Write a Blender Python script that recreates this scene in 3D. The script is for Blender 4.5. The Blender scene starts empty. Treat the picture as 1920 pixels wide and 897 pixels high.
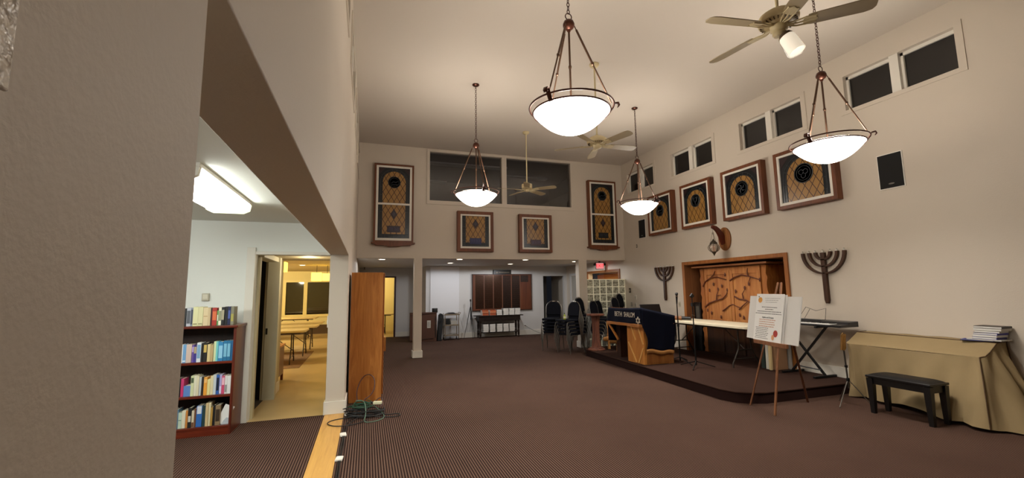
import bpy, bmesh, math, random
from mathutils import Vector, Matrix
random.seed(7)
PI = math.pi
C = bpy.context.scene.collection
scene = bpy.context.scene
R = math.radians

# ------------------------------------------------------------------ materials
def lin(h):
    if isinstance(h, str):
        h = h.lstrip('#')
        v = [int(h[i:i+2], 16)/255 for i in (0, 2, 4)]
        return tuple(c/12.92 if c <= .04045 else ((c+.055)/1.055)**2.4 for c in v)
    return tuple(h)
MATS = {}
def M(name, col=(.8, .8, .8), rough=.6, metal=0., emit=None, es=0., spec=.5, bump=0., bscale=60., var=0., vscale=4., alpha=1., trans=0.):
    if name in MATS: return MATS[name]
    m = bpy.data.materials.new(name); m.use_nodes = True
    nt = m.node_tree; b = nt.nodes['Principled BSDF']
    c = lin(col)
    b.inputs['Base Color'].default_value = (*c, 1)
    b.inputs['Roughness'].default_value = rough
    b.inputs['Metallic'].default_value = metal
    b.inputs['Specular IOR Level'].default_value = spec
    b.inputs['Alpha'].default_value = alpha
    b.inputs['Transmission Weight'].default_value = trans
    if emit is not None:
        b.inputs['Emission Color'].default_value = (*lin(emit), 1)
        b.inputs['Emission Strength'].default_value = es
    tc = nt.nodes.new('ShaderNodeTexCoord')
    if var:
        n = nt.nodes.new('ShaderNodeTexNoise'); n.inputs['Scale'].default_value = vscale; n.inputs['Detail'].default_value = 4
        nt.links.new(tc.outputs['Object'], n.inputs['Vector'])
        mx = nt.nodes.new('ShaderNodeMix'); mx.data_type = 'RGBA'
        mx.inputs[6].default_value = (*[x*(1-var) for x in c], 1)
        mx.inputs[7].default_value = (*[min(1, x*(1+var)) for x in c], 1)
        nt.links.new(n.outputs['Fac'], mx.inputs[0]); nt.links.new(mx.outputs[2], b.inputs['Base Color'])
    if bump:
        n2 = nt.nodes.new('ShaderNodeTexNoise'); n2.inputs['Scale'].default_value = bscale; n2.inputs['Detail'].default_value = 3
        nt.links.new(tc.outputs['Object'], n2.inputs['Vector'])
        bp = nt.nodes.new('ShaderNodeBump'); bp.inputs['Strength'].default_value = bump; bp.inputs['Distance'].default_value = .01
        nt.links.new(n2.outputs['Fac'], bp.inputs['Height']); nt.links.new(bp.outputs[0], b.inputs['Normal'])
    MATS[name] = m
    return m
def wood(name, c1, c2, axis='z', scale=9., rough=.45, stretch=14., spec=.4):
    """streaky grain running along one axis of the object"""
    if name in MATS: return MATS[name]
    m = bpy.data.materials.new(name); m.use_nodes = True; nt = m.node_tree; b = nt.nodes['Principled BSDF']
    tc = nt.nodes.new('ShaderNodeTexCoord'); mp = nt.nodes.new('ShaderNodeMapping')
    s = [scale]*3; s['xyz'.index(axis)] = scale/stretch
    mp.inputs['Scale'].default_value = s
    n = nt.nodes.new('ShaderNodeTexNoise'); n.inputs['Scale'].default_value = 1.; n.inputs['Detail'].default_value = 6; n.inputs['Distortion'].default_value = 1.6
    n.inputs['Roughness'].default_value = .65
    cr = nt.nodes.new('ShaderNodeValToRGB'); e = cr.color_ramp.elements
    e[0].position = .32; e[0].color = (*lin(c1), 1); e[1].position = .66; e[1].color = (*lin(c2), 1)
    L = nt.links.new
    L(tc.outputs['Object'], mp.inputs['Vector']); L(mp.outputs[0], n.inputs['Vector']); L(n.outputs['Fac'], cr.inputs[0]); L(cr.outputs[0], b.inputs['Base Color'])
    b.inputs['Roughness'].default_value = rough; b.inputs['Specular IOR Level'].default_value = spec
    MATS[name] = m
    return m
def mathn(nt, op, a, b=None, c=None):
    n = nt.nodes.new('ShaderNodeMath'); n.operation = op
    for i, v in enumerate((a, b, c)):
        if v is None: continue
        if isinstance(v, (int, float)): n.inputs[i].default_value = v
        else: nt.links.new(v, n.inputs[i])
    return n.outputs[0]
def carpet(name, dark, light, period=.022):
    m = bpy.data.materials.new(name); m.use_nodes = True; nt = m.node_tree; b = nt.nodes['Principled BSDF']
    tc = nt.nodes.new('ShaderNodeTexCoord'); sp = nt.nodes.new('ShaderNodeSeparateXYZ'); nt.links.new(tc.outputs['Object'], sp.inputs[0])
    wn = nt.nodes.new('ShaderNodeTexNoise'); wn.inputs['Scale'].default_value = 170; wn.inputs['Detail'].default_value = 2
    nt.links.new(tc.outputs['Object'], wn.inputs['Vector'])
    x = mathn(nt, 'ADD', sp.outputs[0], mathn(nt, 'MULTIPLY', mathn(nt, 'SUBTRACT', wn.outputs['Fac'], .5), .006))
    s = mathn(nt, 'SINE', mathn(nt, 'MULTIPLY', x, 2*PI/period))
    f = mathn(nt, 'MULTIPLY_ADD', s, .5, .5)
    f = mathn(nt, 'POWER', f, 1.3)
    ln = nt.nodes.new('ShaderNodeTexNoise'); ln.inputs['Scale'].default_value = .9; ln.inputs['Detail'].default_value = 2
    nt.links.new(tc.outputs['Object'], ln.inputs['Vector'])
    mx = nt.nodes.new('ShaderNodeMix'); mx.data_type = 'RGBA'
    mx.inputs[6].default_value = (*lin(dark), 1); mx.inputs[7].default_value = (*lin(light), 1)
    nt.links.new(mathn(nt, 'MULTIPLY', f, mathn(nt, 'MULTIPLY_ADD', ln.outputs['Fac'], .5, .75)), mx.inputs[0]); nt.links.new(mx.outputs[2], b.inputs['Base Color'])
    bp = nt.nodes.new('ShaderNodeBump'); bp.inputs['Strength'].default_value = .5; bp.inputs['Distance'].default_value = .004
    nt.links.new(f, bp.inputs['Height']); nt.links.new(bp.outputs[0], b.inputs['Normal'])
    b.inputs['Roughness'].default_value = .95; b.inputs['Specular IOR Level'].default_value = .1
    MATS[name] = m
    return m
def lattice(name, a=.13, h=.22, c1='#a97e3f', c2='#8a6530', line='#3a1d08', cx=0., cz=0.):
    """amber glass with diamond leading in the object's x-z plane"""
    m = bpy.data.materials.new(name); m.use_nodes = True; nt = m.node_tree; b = nt.nodes['Principled BSDF']
    tc = nt.nodes.new('ShaderNodeTexCoord'); sp = nt.nodes.new('ShaderNodeSeparateXYZ'); nt.links.new(tc.outputs['Object'], sp.inputs[0])
    u = mathn(nt, 'DIVIDE', mathn(nt, 'SUBTRACT', sp.outputs[0], cx), a); v = mathn(nt, 'DIVIDE', mathn(nt, 'SUBTRACT', sp.outputs[2], cz), h)
    def ln(w):
        fr = mathn(nt, 'FRACT', w); return mathn(nt, 'LESS_THAN', mathn(nt, 'ABSOLUTE', mathn(nt, 'SUBTRACT', fr, .5)), .055)
    l = mathn(nt, 'MAXIMUM', ln(mathn(nt, 'ADD', u, v)), ln(mathn(nt, 'SUBTRACT', u, v)))
    n = nt.nodes.new('ShaderNodeTexNoise'); n.inputs['Scale'].default_value = 5; nt.links.new(tc.outputs['Object'], n.inputs['Vector'])
    mx = nt.nodes.new('ShaderNodeMix'); mx.data_type = 'RGBA'; mx.inputs[6].default_value = (*lin(c1), 1); mx.inputs[7].default_value = (*lin(c2), 1)
    nt.links.new(n.outputs['Fac'], mx.inputs[0])
    m2 = nt.nodes.new('ShaderNodeMix'); m2.data_type = 'RGBA'; nt.links.new(l, m2.inputs[0]); nt.links.new(mx.outputs[2], m2.inputs[6]); m2.inputs[7].default_value = (*lin(line), 1)
    nt.links.new(m2.outputs[2], b.inputs['Base Color']); b.inputs['Roughness'].default_value = .35
    MATS[name] = m
    return m
def glassmix(name, tint=(.8, .8, .8), gloss=.12, rough=.02):
    m = bpy.data.materials.new(name); m.use_nodes = True; nt = m.node_tree; nt.nodes.clear()
    o = nt.nodes.new('ShaderNodeOutputMaterial'); t = nt.nodes.new('ShaderNodeBsdfTransparent'); g = nt.nodes.new('ShaderNodeBsdfGlossy'); x = nt.nodes.new('ShaderNodeMixShader')
    t.inputs[0].default_value = (*tint, 1); g.inputs[1].default_value = rough; x.inputs[0].default_value = gloss
    nt.links.new(t.outputs[0], x.inputs[1]); nt.links.new(g.outputs[0], x.inputs[2]); nt.links.new(x.outputs[0], o.inputs[0])
    MATS[name] = m
    return m

# ------------------------------------------------------------------ mesh builder
class MB:
    def __init__(s): s.v = []; s.f = []
    def add(s, vs, fs, mat=None):
        o = len(s.v)
        s.v += [tuple((mat @ Vector(p)) if mat is not None else p) for p in vs]
        s.f += [tuple(i+o for i in f) for f in fs]
        return s
    def box(s, x0, y0, z0, x1, y1, z1, mat=None):
        vs = [(x, y, z) for x in (x0, x1) for y in (y0, y1) for z in (z0, z1)]
        return s.add(vs, [(0, 1, 3, 2), (4, 6, 7, 5), (0, 4, 5, 1), (2, 3, 7, 6), (0, 2, 6, 4), (1, 5, 7, 3)], mat)
    def cbox(s, c, d, mat=None):
        """box of size d centred on c, with an optional rotation about c"""
        mm = Matrix.Translation(c) @ (mat.to_4x4() if mat is not None else Matrix())
        return s.box(-d[0]/2, -d[1]/2, -d[2]/2, d[0]/2, d[1]/2, d[2]/2, mm)
    def beam(s, a, b, w, h):
        a = Vector(a); b = Vector(b); d = b-a; q = d.to_track_quat('Z', 'Y').to_matrix()
        return s.cbox((a+b)/2, (w, h, d.length), q)
    def tube(s, pts, r, n=8, closed=False):
        P = [Vector(p) for p in pts]; k = len(P)
        rs = r if isinstance(r, (list, tuple)) else [r]*k
        t0 = (P[1]-P[0]).normalized()
        up = Vector((0, 0, 1)) if abs(t0.z) < .9 else Vector((1, 0, 0))
        nrm = t0.cross(up).normalized(); vs = []; fs = []
        for i in range(k):
            if closed: t = (P[(i+1) % k]-P[i-1]).normalized()
            else: t = (P[min(i+1, k-1)]-P[max(i-1, 0)]).normalized()
            nrm = (nrm-t*nrm.dot(t))
            nrm = nrm.normalized() if nrm.length > 1e-6 else t.orthogonal().normalized()
            bn = t.cross(nrm)
            for j in range(n):
                a = 2*PI*j/n; vs.append(tuple(P[i]+(nrm*math.cos(a)+bn*math.sin(a))*rs[i]))
        for i in range(k if closed else k-1):
            for j in range(n):
                a = i*n+j; b = i*n+(j+1) % n; c = ((i+1) % k)*n+(j+1) % n; d = ((i+1) % k)*n+j
                fs.append((a, b, c, d))
        if not closed: fs += [tuple(range(n))[::-1], tuple((k-1)*n+j for j in range(n))]
        return s.add(vs, fs)
    def lathe(s, prof, c=(0, 0, 0), n=24, mat=None):
        vs = []; fs = []
        for (r, z) in prof:
            for j in range(n):
                a = 2*PI*j/n; vs.append((max(r, .0004)*math.cos(a), max(r, .0004)*math.sin(a), z))
        for i in range(len(prof)-1):
            for j in range(n):
                fs.append((i*n+j, i*n+(j+1) % n, (i+1)*n+(j+1) % n, (i+1)*n+j))
        fs += [tuple(range(n))[::-1], tuple((len(prof)-1)*n+j for j in range(n))]
        mm = Matrix.Translation(c) @ (mat.to_4x4() if mat is not None else Matrix())
        return s.add(vs, fs, mm)
    def prism(s, poly, a, b, plane='xy'):
        n = len(poly)
        def P(u, v, w): return {'xy': (u, v, w), 'xz': (u, w, v), 'yz': (w, u, v)}[plane]
        vs = [P(u, v, a) for u, v in poly]+[P(u, v, b) for u, v in poly]
        fs = [tuple(range(n))[::-1], tuple(range(n, 2*n))]+[(i, (i+1) % n, n+(i+1) % n, n+i) for i in range(n)]
        return s.add(vs, fs)
    def ball(s, c, r, n=12, sc=(1, 1, 1)):
        pr = [(r*math.sin(PI*i/n), -r*math.cos(PI*i/n)) for i in range(n+1)]
        return s.lathe(pr, c, max(8, n), Matrix.Diagonal(sc))
    def ring(s, c, R_, r, n=40, m=8, axis='z'):
        pts = []
        for i in range(n):
            a = 2*PI*i/n; u, v = R_*math.cos(a), R_*math.sin(a)
            pts.append({'z': (c[0]+u, c[1]+v, c[2]), 'y': (c[0]+u, c[1], c[2]+v), 'x': (c[0], c[1]+u, c[2]+v)}[axis])
        return s.tube(pts, r, m, True)
    def grid(s, fn, nu, nv, closed_u=False):
        vs = [fn(i/nu, j/nv) for i in range(nu+(0 if closed_u else 1)) for j in range(nv+1)]
        w = nu if closed_u else nu+1
        fs = [(i*(nv+1)+j, ((i+1) % w)*(nv+1)+j, ((i+1) % w)*(nv+1)+j+1, i*(nv+1)+j+1) for i in range(nu) for j in range(nv)]
        return s.add(vs, fs)
    def build(s, name, mat, parent=None, world=False, bevel=0., seg=2, angle=40, solid=0., origin=None):
        v = s.v
        if world and parent is not None:
            p = parent
            while p.parent is not None: p = p.parent
            im = Matrix.LocRotScale(p.location, p.rotation_euler, None).inverted()
            v = [tuple(im @ Vector(q)) for q in v]
        if origin is not None: v = [(q[0]-origin[0], q[1]-origin[1], q[2]-origin[2]) for q in v]
        me = bpy.data.meshes.new(name); me.from_pydata(v, [], s.f)
        bm = bmesh.new(); bm.from_mesh(me); bmesh.ops.recalc_face_normals(bm, faces=bm.faces); bm.to_mesh(me); bm.free()
        me.polygons.foreach_set('use_smooth', [True]*len(me.polygons))
        me.set_sharp_from_angle(angle=R(angle))
        me.materials.append(mat)
        o = bpy.data.objects.new(name, me); C.objects.link(o)
        if parent is not None: o.parent = parent
        if origin is not None: o.location = origin
        if solid:
            md = o.modifiers.new('solid', 'SOLIDIFY'); md.thickness = solid; md.offset = 0
        if bevel:
            md = o.modifiers.new('bevel', 'BEVEL'); md.width = bevel; md.segments = seg; md.limit_method = 'ANGLE'; md.angle_limit = R(40)
        return o
def thing(name, label, cat, loc=(0, 0, 0), rotz=0., group=None):
    o = bpy.data.objects.new(name, None); C.objects.link(o); o.empty_display_size = .1
    o.location = loc; o.rotation_euler = (0, 0, rotz); o['label'] = label; o['category'] = cat
    if group: o['group'] = group
    return o
def tag(o, label, cat, group=None, kind=None):
    o['label'] = label; o['category'] = cat
    if group: o['group'] = group
    if kind: o['kind'] = kind
    return o
def struct(o): o['kind'] = 'structure'; return o
def dup(root, loc, rotz, label=None, group=None):
    r = root.copy(); C.objects.link(r); r.location = loc; r.rotation_euler = (0, 0, rotz)
    if label: r['label'] = label
    if group: r['group'] = group
    for ch in list(root.children):
        c = ch.copy(); C.objects.link(c); c.parent = r
        for g in list(ch.children):
            d = g.copy(); C.objects.link(d); d.parent = c
    return r
def text(body, size, ext=.002, align='CENTER'):
    cu = bpy.data.curves.new('t', 'FONT'); cu.body = body; cu.size = size; cu.extrude = ext; cu.align_x = align; cu.align_y = 'CENTER'; cu.resolution_u = 3
    ob = bpy.data.objects.new('t', cu); C.objects.link(ob)
    dg = bpy.context.evaluated_depsgraph_get()
    me = bpy.data.meshes.new_from_object(ob.evaluated_get(dg))
    vs = [tuple(v.co) for v in me.vertices]; fs = [tuple(p.vertices) for p in me.polygons]
    bpy.data.objects.remove(ob); bpy.data.curves.remove(cu); bpy.data.meshes.remove(me)
    return vs, fs
ORD = ['', 'first', 'second', 'third', 'fourth', 'fifth', 'sixth', 'seventh', 'eighth', 'ninth', 'tenth', 'eleventh', 'twelfth', 'thirteenth', 'fourteenth', 'fifteenth', 'sixteenth', 'seventeenth', 'eighteenth', 'nineteenth', 'twentieth']

# ------------------------------------------------------------------ material set
WALL = M('wall_paint', '#cec3b3', .62, bump=.10, bscale=90, var=.02, vscale=1.5)
WALLN = M('wall_paint_near', '#d3cabc', .32, bump=.55, bscale=26, var=.03, vscale=6)
CEIL = M('ceiling_paint', '#c8beb1', .8)
LIBW = M('library_wall', '#e2e4de', .7)
ALCW = M('alcove_wall', '#cfcdca', .7)
TRIMW = M('trim_white', '#ddd8cc', .45)
YEL = M('dining_wall', '#dccd92', .7)
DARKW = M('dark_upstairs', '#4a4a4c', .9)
CARP = carpet('carpet_stripe', '#1f100e', '#6a5245', .0235)
STAGE = M('stage_carpet', '#3a2821', .95, spec=.1, bump=.3, bscale=300, var=.12, vscale=40)
STAGE2 = M('stage_riser', '#281815', .95, spec=.1)
STRIP = wood('threshold_wood', '#bb8a44', '#d2a257', 'y', 14, .4)
VINYL = M('dining_floor', '#b39a6c', .35, var=.30, vscale=1.8)
MAPLE = wood('cabinet_oak', '#9c5a24', '#c98641', 'z', 11, .42)
CHERRY = wood('cherry', '#4e1a0e', '#6e2a16', 'x', 10, .3)
CHERRY2 = wood('cherry_upright', '#4a1a0f', '#682a18', 'z', 10, .35)
FRAMEW = wood('frame_walnut', '#57301a', '#7a4526', 'z', 12, .45)
DARKWOOD = wood('dark_wood', '#24130b', '#3a2013', 'z', 10, .45)
MENO = wood('menorah_wood', '#2f1a0d', '#50301a', 'z', 14, .45)
ARKW = wood('ark_pine', '#9c5a2a', '#c2864a', 'z', 7, .5)
ARKD = wood('ark_trim', '#8a4b20', '#b57536', 'z', 9, .5)
BRANCH = M('branch_carving', '#5c2a14', .55)
BLACK = M('black_plastic', '#0b0b0c', .45)
BLACKM = M('black_metal', '#111112', .4, .3)
CHROME = M('chair_steel', '#85827c', .3, .9)
BRONZE2_ = None
CHROME2 = M('bright_chrome', '#c8c5bd', .2, 1.)
BRONZE = M('bronze', '#4e2c20', .35, .7)
BRONZE2 = M('aged_bronze_rod', '#5d4536', .35, .8)
CREAM = M('fan_cream', '#c9b98f', .5)
BLADE = M('fan_blade', '#a59574', .5)
WHITE = M('white_plain', '#e8e4da', .5)
PAPER = M('paper_white', '#ecebe6', .7)
NAVY = M('navy_velvet', '#070b1c', .85, spec=.15)
GOLD = M('fringe_gold', '#a8743a', .7, bump=.6, bscale=120)
LETTER = M('thread_silver', '#c9bfae', .55)
SEATF = M('chair_fabric', '#10121b', .85, spec=.15)
PANE = M('night_pane', '#1c1a19', .12, spec=.5)
INGLASS = glassmix('interior_glass', (.66, .66, .68), .09, .02)
LEAD = M('lead_came', '#45494b', .5, .3)
DGLASS = M('dark_glass', '#0e1215', .3, var=.4, vscale=9)
PGLASS = M('plum_glass', '#2a1719', .35)
SASH = M('sash_white', '#e3ded2', .5)

# ================================================================== SETTING
XL0, XL1, XR, YF, ZC = -.47, -.24, 6.96, 10.65, 5.13
def slab(name, axis, a0, a1, u0, u1, z0, z1, holes, mat, bevel=0.):
    """a wall with rectangular openings: axis 'x' = wall at x in [a0,a1] spanning y, axis 'y' = wall at y in [a0,a1] spanning x"""
    us = sorted({u0, u1, *[h[0] for h in holes], *[h[1] for h in holes]}); us = [u for u in us if u0 <= u <= u1]
    zs = sorted({z0, z1, *[h[2] for h in holes], *[h[3] for h in holes]}); zs = [z for z in zs if z0 <= z <= z1]
    def solid(i, j):
        if not (0 <= i < len(us)-1 and 0 <= j < len(zs)-1): return False
        uc = (us[i]+us[i+1])/2; zc = (zs[j]+zs[j+1])/2
        return not any(h[0] < uc < h[1] and h[2] < zc < h[3] for h in holes)
    mb = MB()
    def P(u, a, z): return (a, u, z) if axis == 'x' else (u, a, z)
    for i in range(len(us)-1):
        for j in range(len(zs)-1):
            if not solid(i, j): continue
            ua, ub, za, zb = us[i], us[i+1], zs[j], zs[j+1]
            for a in (a0, a1): mb.add([P(ua, a, za), P(ub, a, za), P(ub, a, zb), P(ua, a, zb)], [(0, 1, 2, 3)])
            if not solid(i-1, j): mb.add([P(ua, a0, za), P(ua, a1, za), P(ua, a1, zb), P(ua, a0, zb)], [(0, 1, 2, 3)])
            if not solid(i+1, j): mb.add([P(ub, a0, za), P(ub, a1, za), P(ub, a1, zb), P(ub, a0, zb)], [(0, 1, 2, 3)])
            if not solid(i, j-1): mb.add([P(ua, a0, za), P(ua, a1, za), P(ub, a1, za), P(ub, a0, za)], [(0, 1, 2, 3)])
            if not solid(i, j+1): mb.add([P(ua, a0, zb), P(ua, a1, zb), P(ub, a1, zb), P(ub, a0, zb)], [(0, 1, 2, 3)])
    # weld
    key = {}; vv = []; remap = []
    for p in mb.v:
        k = tuple(round(c, 4) for c in p)
        if k not in key: key[k] = len(vv); vv.append(k)
        remap.append(key[k])
    mb.v = vv; mb.f = [tuple(remap[i] for i in f) for f in mb.f]
    return struct(mb.build(name, mat, bevel=bevel))

# floors
struct(MB().box(XL1, -3, -.1, XR+.9, 15.9, 0).box(-6, -3, -.1, XL0, 6.24, 0).build('floor', CARP))
struct(MB().box(-8, 6.24, -.1, XL0, 19, .002).box(XL0, 15.9, -.1, 4, 19, .002).box(XL0-.001, 6.24, -.1, XL0, 6.4, .002).build('floor_dining', VINYL))
struct(MB().box(XL0, .73, -.1, XL1, 6.24, .006).build('trim_threshold', STRIP))
# ceilings
struct(MB().box(XL1, -3, ZC, XR, YF, ZC+.1).build('ceiling', CEIL))
struct(MB().box(XL1, YF+.06, 2.4, XR, 15.9, 2.5).build('ceiling_alcove', ALCW))
struct(MB().box(-6, -3, 2.47, XL0, 6.24, 2.57).build('ceiling_library', M('library_ceiling', '#dfe0d8', .8)))
struct(MB().box(-8, 8.04, 2.4, XL0, 18.7, 2.5).box(XL0, 15.95, 2.4, 4, 18.7, 2.5).build('ceiling_dining', M('dining_ceiling', '#c9b88a', .8)))
struct(MB().box(-1.45, 6.37, 2.1, XL0, 8.04, 2.2).build('ceiling_corridor', M('corridor_ceiling', '#a0906c', .8)))
# clerestory windows (y range on right wall)
CLER = [(2.99, 4.50), (5.045, 6.50), (7.075, 8.55), (9.09, 10.43)]
ZW0, ZW1 = 4.17, 4.835
holes_r = [(a+.08, b-.08, ZW0+.06, ZW1-.06) for a, b in CLER]
REC = (5.69, 8.22, 0, 2.07)
slab('wall_right', 'x', XR, XR+.16, -3, 15.9, 0, ZC, holes_r+[REC, (11.0, 12.85, .9, 2.06), (13.55, 14.1, 0, 2.03)], WALL)
wl_h = [(.73, 6.24, 0, 2.06)]+[(a+.08, b-.08, ZW0+.06, ZW1-.06) for a, b in CLER]
slab('wall_left', 'x', XL0, XL1, -3, 15.9, 0, ZC, wl_h, WALL, bevel=.004)
struct(MB().box(XL1, .30, 1.69, XL1+.004, .378, 2.6).build('highlight_strip_near', M('highlight_white', '#ece4d6', .25, bump=1., bscale=60), bevel=.003))  # added white strip standing for the shine on the column's rounded edge
slab('wall_back', 'y', -3.1, -3, -6, XR, 0, ZC, [], WALL)
slab('wall_far', 'y', YF, YF+.15, XL1, XR, 2.355, ZC, [(1.43, 3.31, 3.80, 5.05), (3.44, 5.31, 3.80, 5.05)], WALL)
slab('wall_library', 'y', 6.24, 6.37, -6, XL0, 0, 2.6, [(-1.346, XL0, 0, 2.05)], LIBW)
slab('wall_library_left', 'x', -6.1, -6, -3, 6.24, 0, 2.6, [], LIBW)
slab('wall_corridor', 'x', -1.45, -1.346+.03, 6.37, 8.04, 0, 2.3, [(6.45, 7.40, 0, 2.03)], M('corridor_wall', '#b5a885', .7))
slab('wall_dining', 'y', 18.6, 18.75, -8, 4, 0, 2.5, [(-2.93, -2.31, .74, 1.98), (-2.18, -1.0, .74, 1.98)], YEL)
slab('wall_dining_left', 'x', -8.1, -8, 6.37, 18.6, 0, 2.5, [], YEL)
slab('wall_corridor_closet', 'x', -3.0, -2.95, 6.37, 7.98, 0, 2.3, [], M('closet_shade', '#2a2620', .9))  # near-black paint puts the closet's shade into its wall colour
slab('wall_closet_far', 'y', 7.55, 7.6, -2.95, -1.45, 0, 2.3, [], MATS['closet_shade'])
struct(MB().box(-2.95, 6.37, 2.3, -1.45, 7.55, 2.35).build('ceiling_closet', MATS['closet_shade']))
struct(MB().box(-2.95, 6.39, .002, -1.40, 7.55, .006).build('floor_closet', M('closet_floor', '#3a3024', .8)))
slab('wall_dining_front', 'y', 7.98, 8.04, -8, -1.45, 0, 2.5, [], YEL)
slab('wall_alcove_left', 'y', 15.9, 16.02, XL1, 1.85, 0, 2.5, [(-.05, .93, 0, 2.06)], ALCW)
slab('wall_alcove_step', 'x', 1.85, 1.97, 14.5, 15.9, 0, 2.5, [], ALCW)
slab('wall_alcove_back', 'y', 14.5, 14.62, 1.97, XR, 0, 2.5, [(6.03, 6.85, 0, 2.05)], ALCW)
struct(MB().box(1.99, 14.46, .0, 2.955, 14.5, 2.37).build('trim_wall_panel', M('panel_lit', '#dedee0', .6)))  # paler than the alcove wall: the downlight's brightness is in its colour
slab('wall_yellow_right', 'x', 2.4, 2.5, 16.02, 18.6, 0, 2.5, [], YEL)
# dark passage behind the alcove doorway
mb = MB(); mb.box(6.03, 16.4, 0, 6.96, 16.5, 2.4); mb.box(5.93, 14.62, 0, 6.03, 16.5, 2.4)
struct(mb.build('wall_passage', M('passage_grey', '#77756f', .8)))
struct(MB().box(6.12, 16.36, 0, 6.5, 16.4, 2.0).build('door_2', M('door_dark', '#2a2624', .6)))
struct(MB().box(6.97, 13.56, 0, 7.0, 14.09, 2.02).build('door_3', M('door_grey', '#a9a49a', .6)))
mb = MB().box(6.935, 13.46, 0, 6.96, 13.55, 2.11).box(6.935, 14.1, 0, 6.96, 14.19, 2.11).box(6.935, 13.55, 2.03, 6.96, 14.1, 2.11)
struct(mb.build('trim_door', ALCW))
# support posts under the upper wall
def post(x0, x1, y0, name):
    o = MB().box(x0, y0, 0, x1, y0+.2, 2.356).build(name, WALL, bevel=.004); struct(o)
    b = MB().box(x0-.022, y0-.022, 0, x1+.022, y0+.222, .16); struct(b.build('baseboard_'+name, TRIMW, bevel=.004))
post(1.08, 1.27, YF+.003, 'column_left'); post(5.49, 5.735, YF+.003, 'column_right')
# baseboards
bb = .16
def base(name, *boxes):
    mb = MB()
    for b in boxes: mb.box(*b)
    struct(mb.build(name, TRIMW, bevel=.003))
base('baseboard_right', (XR-.018, .0, 0, XR, 4.6, bb), (XR-.018, 4.6, .145, XR, 5.62, .145+bb), (XR-.018, 8.3, .145, XR, 10.65, .145+bb), (XR-.018, 10.8, 0, XR, 13.45, bb))
base('baseboard_alcove', (2.96, 14.482, 0, 6.0, 14.5, bb+.01), (.95, 15.882, 0, 1.85, 15.9, bb), (1.832, 14.5, 0, 1.85, 15.88, bb))
base('baseboard_left', (XL0-.02, 6.22, 0, XL1+.02, 6.24, bb), (XL1, 6.24, 0, XL1+.018, 6.72, bb), (XL0-.018, 6.24, 0, XL0, 6.37, bb))
base('baseboard_library', (-1.5+.0, 6.222, 0, -1.441, 6.24, bb), (-6, 6.222, 0, -2.35, 6.24, bb))
base('baseboard_corridor', (-1.316, 7.5, 0, -1.30, 8.04, bb), (-1.45, 8.04, 0, -1.30, 8.055, bb))
# library doorway casing and inner door frame
mb = MB().box(-1.441, 6.215, 0, -1.346, 6.24, 2.14).box(-1.346, 6.215, 2.05, XL0, 6.24, 2.09)
struct(mb.build('trim_doorway', TRIMW, bevel=.003))
mb = MB().box(-1.42, 7.385, 0, -1.255, 7.50, 2.1).box(-1.316, 6.40, 2.03, -1.28, 7.385, 2.1)
struct(mb.build('trim_inner_doorway', M('trim_cream', '#c6bfa6', .5), bevel=.003))
struct(MB().box(-1.41, 7.378, .95, -1.385, 7.386, 1.04).build('trim_strike_plate', BLACKM))

# ---- windows
def cler_window(idx, a, b, side):
    s = 1 if side == 'r' else -1
    x = XR if side == 'r' else XL1
    o = thing('window_%d' % idx, '', '', (x, (a+b)/2, ZW0)); del o['label'], o['category']; struct(o)
    mid = (a+b)/2
    mb = MB()
    for (y0, y1, z0, z1) in ((a, b, ZW0, ZW0+.06), (a, b, ZW1-.06, ZW1), (a, a+.08, ZW0+.06, ZW1-.06), (b-.08, b, ZW0+.06, ZW1-.06)):
        mb.box(min(x-.014*s, x), y0, z0, max(x-.014*s, x), y1, z1)
    mb.build('window_casing', WALL, o, world=True)
    mb = MB(); d0, d1 = (x, x+.09) if side == 'r' else (x-.09, x)
    for (y0, y1, z0, z1) in ((mid-.055, mid+.055, ZW0+.06, ZW1-.06),):
        mb.box(d0, y0, z0, d1, y1, z1)
    e = .045; q0, q1 = (x+.06, x+.09) if side == 'r' else (x-.09, x-.06)
    for (ya, yb) in ((a+.08, mid-.055), (mid+.055, b-.08)):
        mb.box(q0, ya, ZW0+.06, q1, yb, ZW0+.06+e*.6); mb.box(q0, ya, ZW1-.06-e, q1, yb, ZW1-.06)
        mb.box(q0, ya, ZW0+.06, q1, ya+e*.7, ZW1-.06); mb.box(q0, yb-e*.7, ZW0+.06, q1, yb, ZW1-.06)
    mb.build('window_frame', SASH, o, world=True)
    p0, p1 = (x+.09, x+.1) if side == 'r' else (x-.1, x-.09)
    for (ya, yb) in ((a+.08, mid-.055), (mid+.055, b-.08)):
        MB().box(p0, ya, ZW0+.06, p1, yb, ZW1-.06).build('pane', PANE, o, world=True)
k = 1
for a, b in CLER: cler_window(k, a, b, 'r'); k += 1
for a, b in CLER: cler_window(k, a, b, 'l'); k += 1
# interior windows in the far wall, dim upstairs room behind
o = thing('window_9', '', '', (3.37, YF, 3.7)); del o['label'], o['category']; struct(o)
mb = MB(); y0, y1 = YF-.03, YF
mb.box(1.36, y0, 3.705, 5.39, y1, 3.80); mb.box(1.36, y0, 5.05, 5.39, y1, 5.11); mb.box(1.36, y0, 3.80, 1.43, y1, 5.05); mb.box(5.31, y0, 3.80, 5.39, y1, 5.05); mb.box(3.31, y0, 3.80, 3.44, y1, 5.05)
mb.build('window_frame', WALL, o, world=True)
for a, b in ((1.43, 3.31), (3.44, 5.31)):
    MB().box(a, YF+.05, 3.80, b, YF+.056, 5.05).build('pane', INGLASS, o, world=True)
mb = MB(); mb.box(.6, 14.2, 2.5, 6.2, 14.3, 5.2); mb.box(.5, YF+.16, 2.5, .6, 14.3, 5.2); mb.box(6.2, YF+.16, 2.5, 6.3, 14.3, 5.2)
struct(mb.build('wall_upstairs', DARKW))
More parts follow.
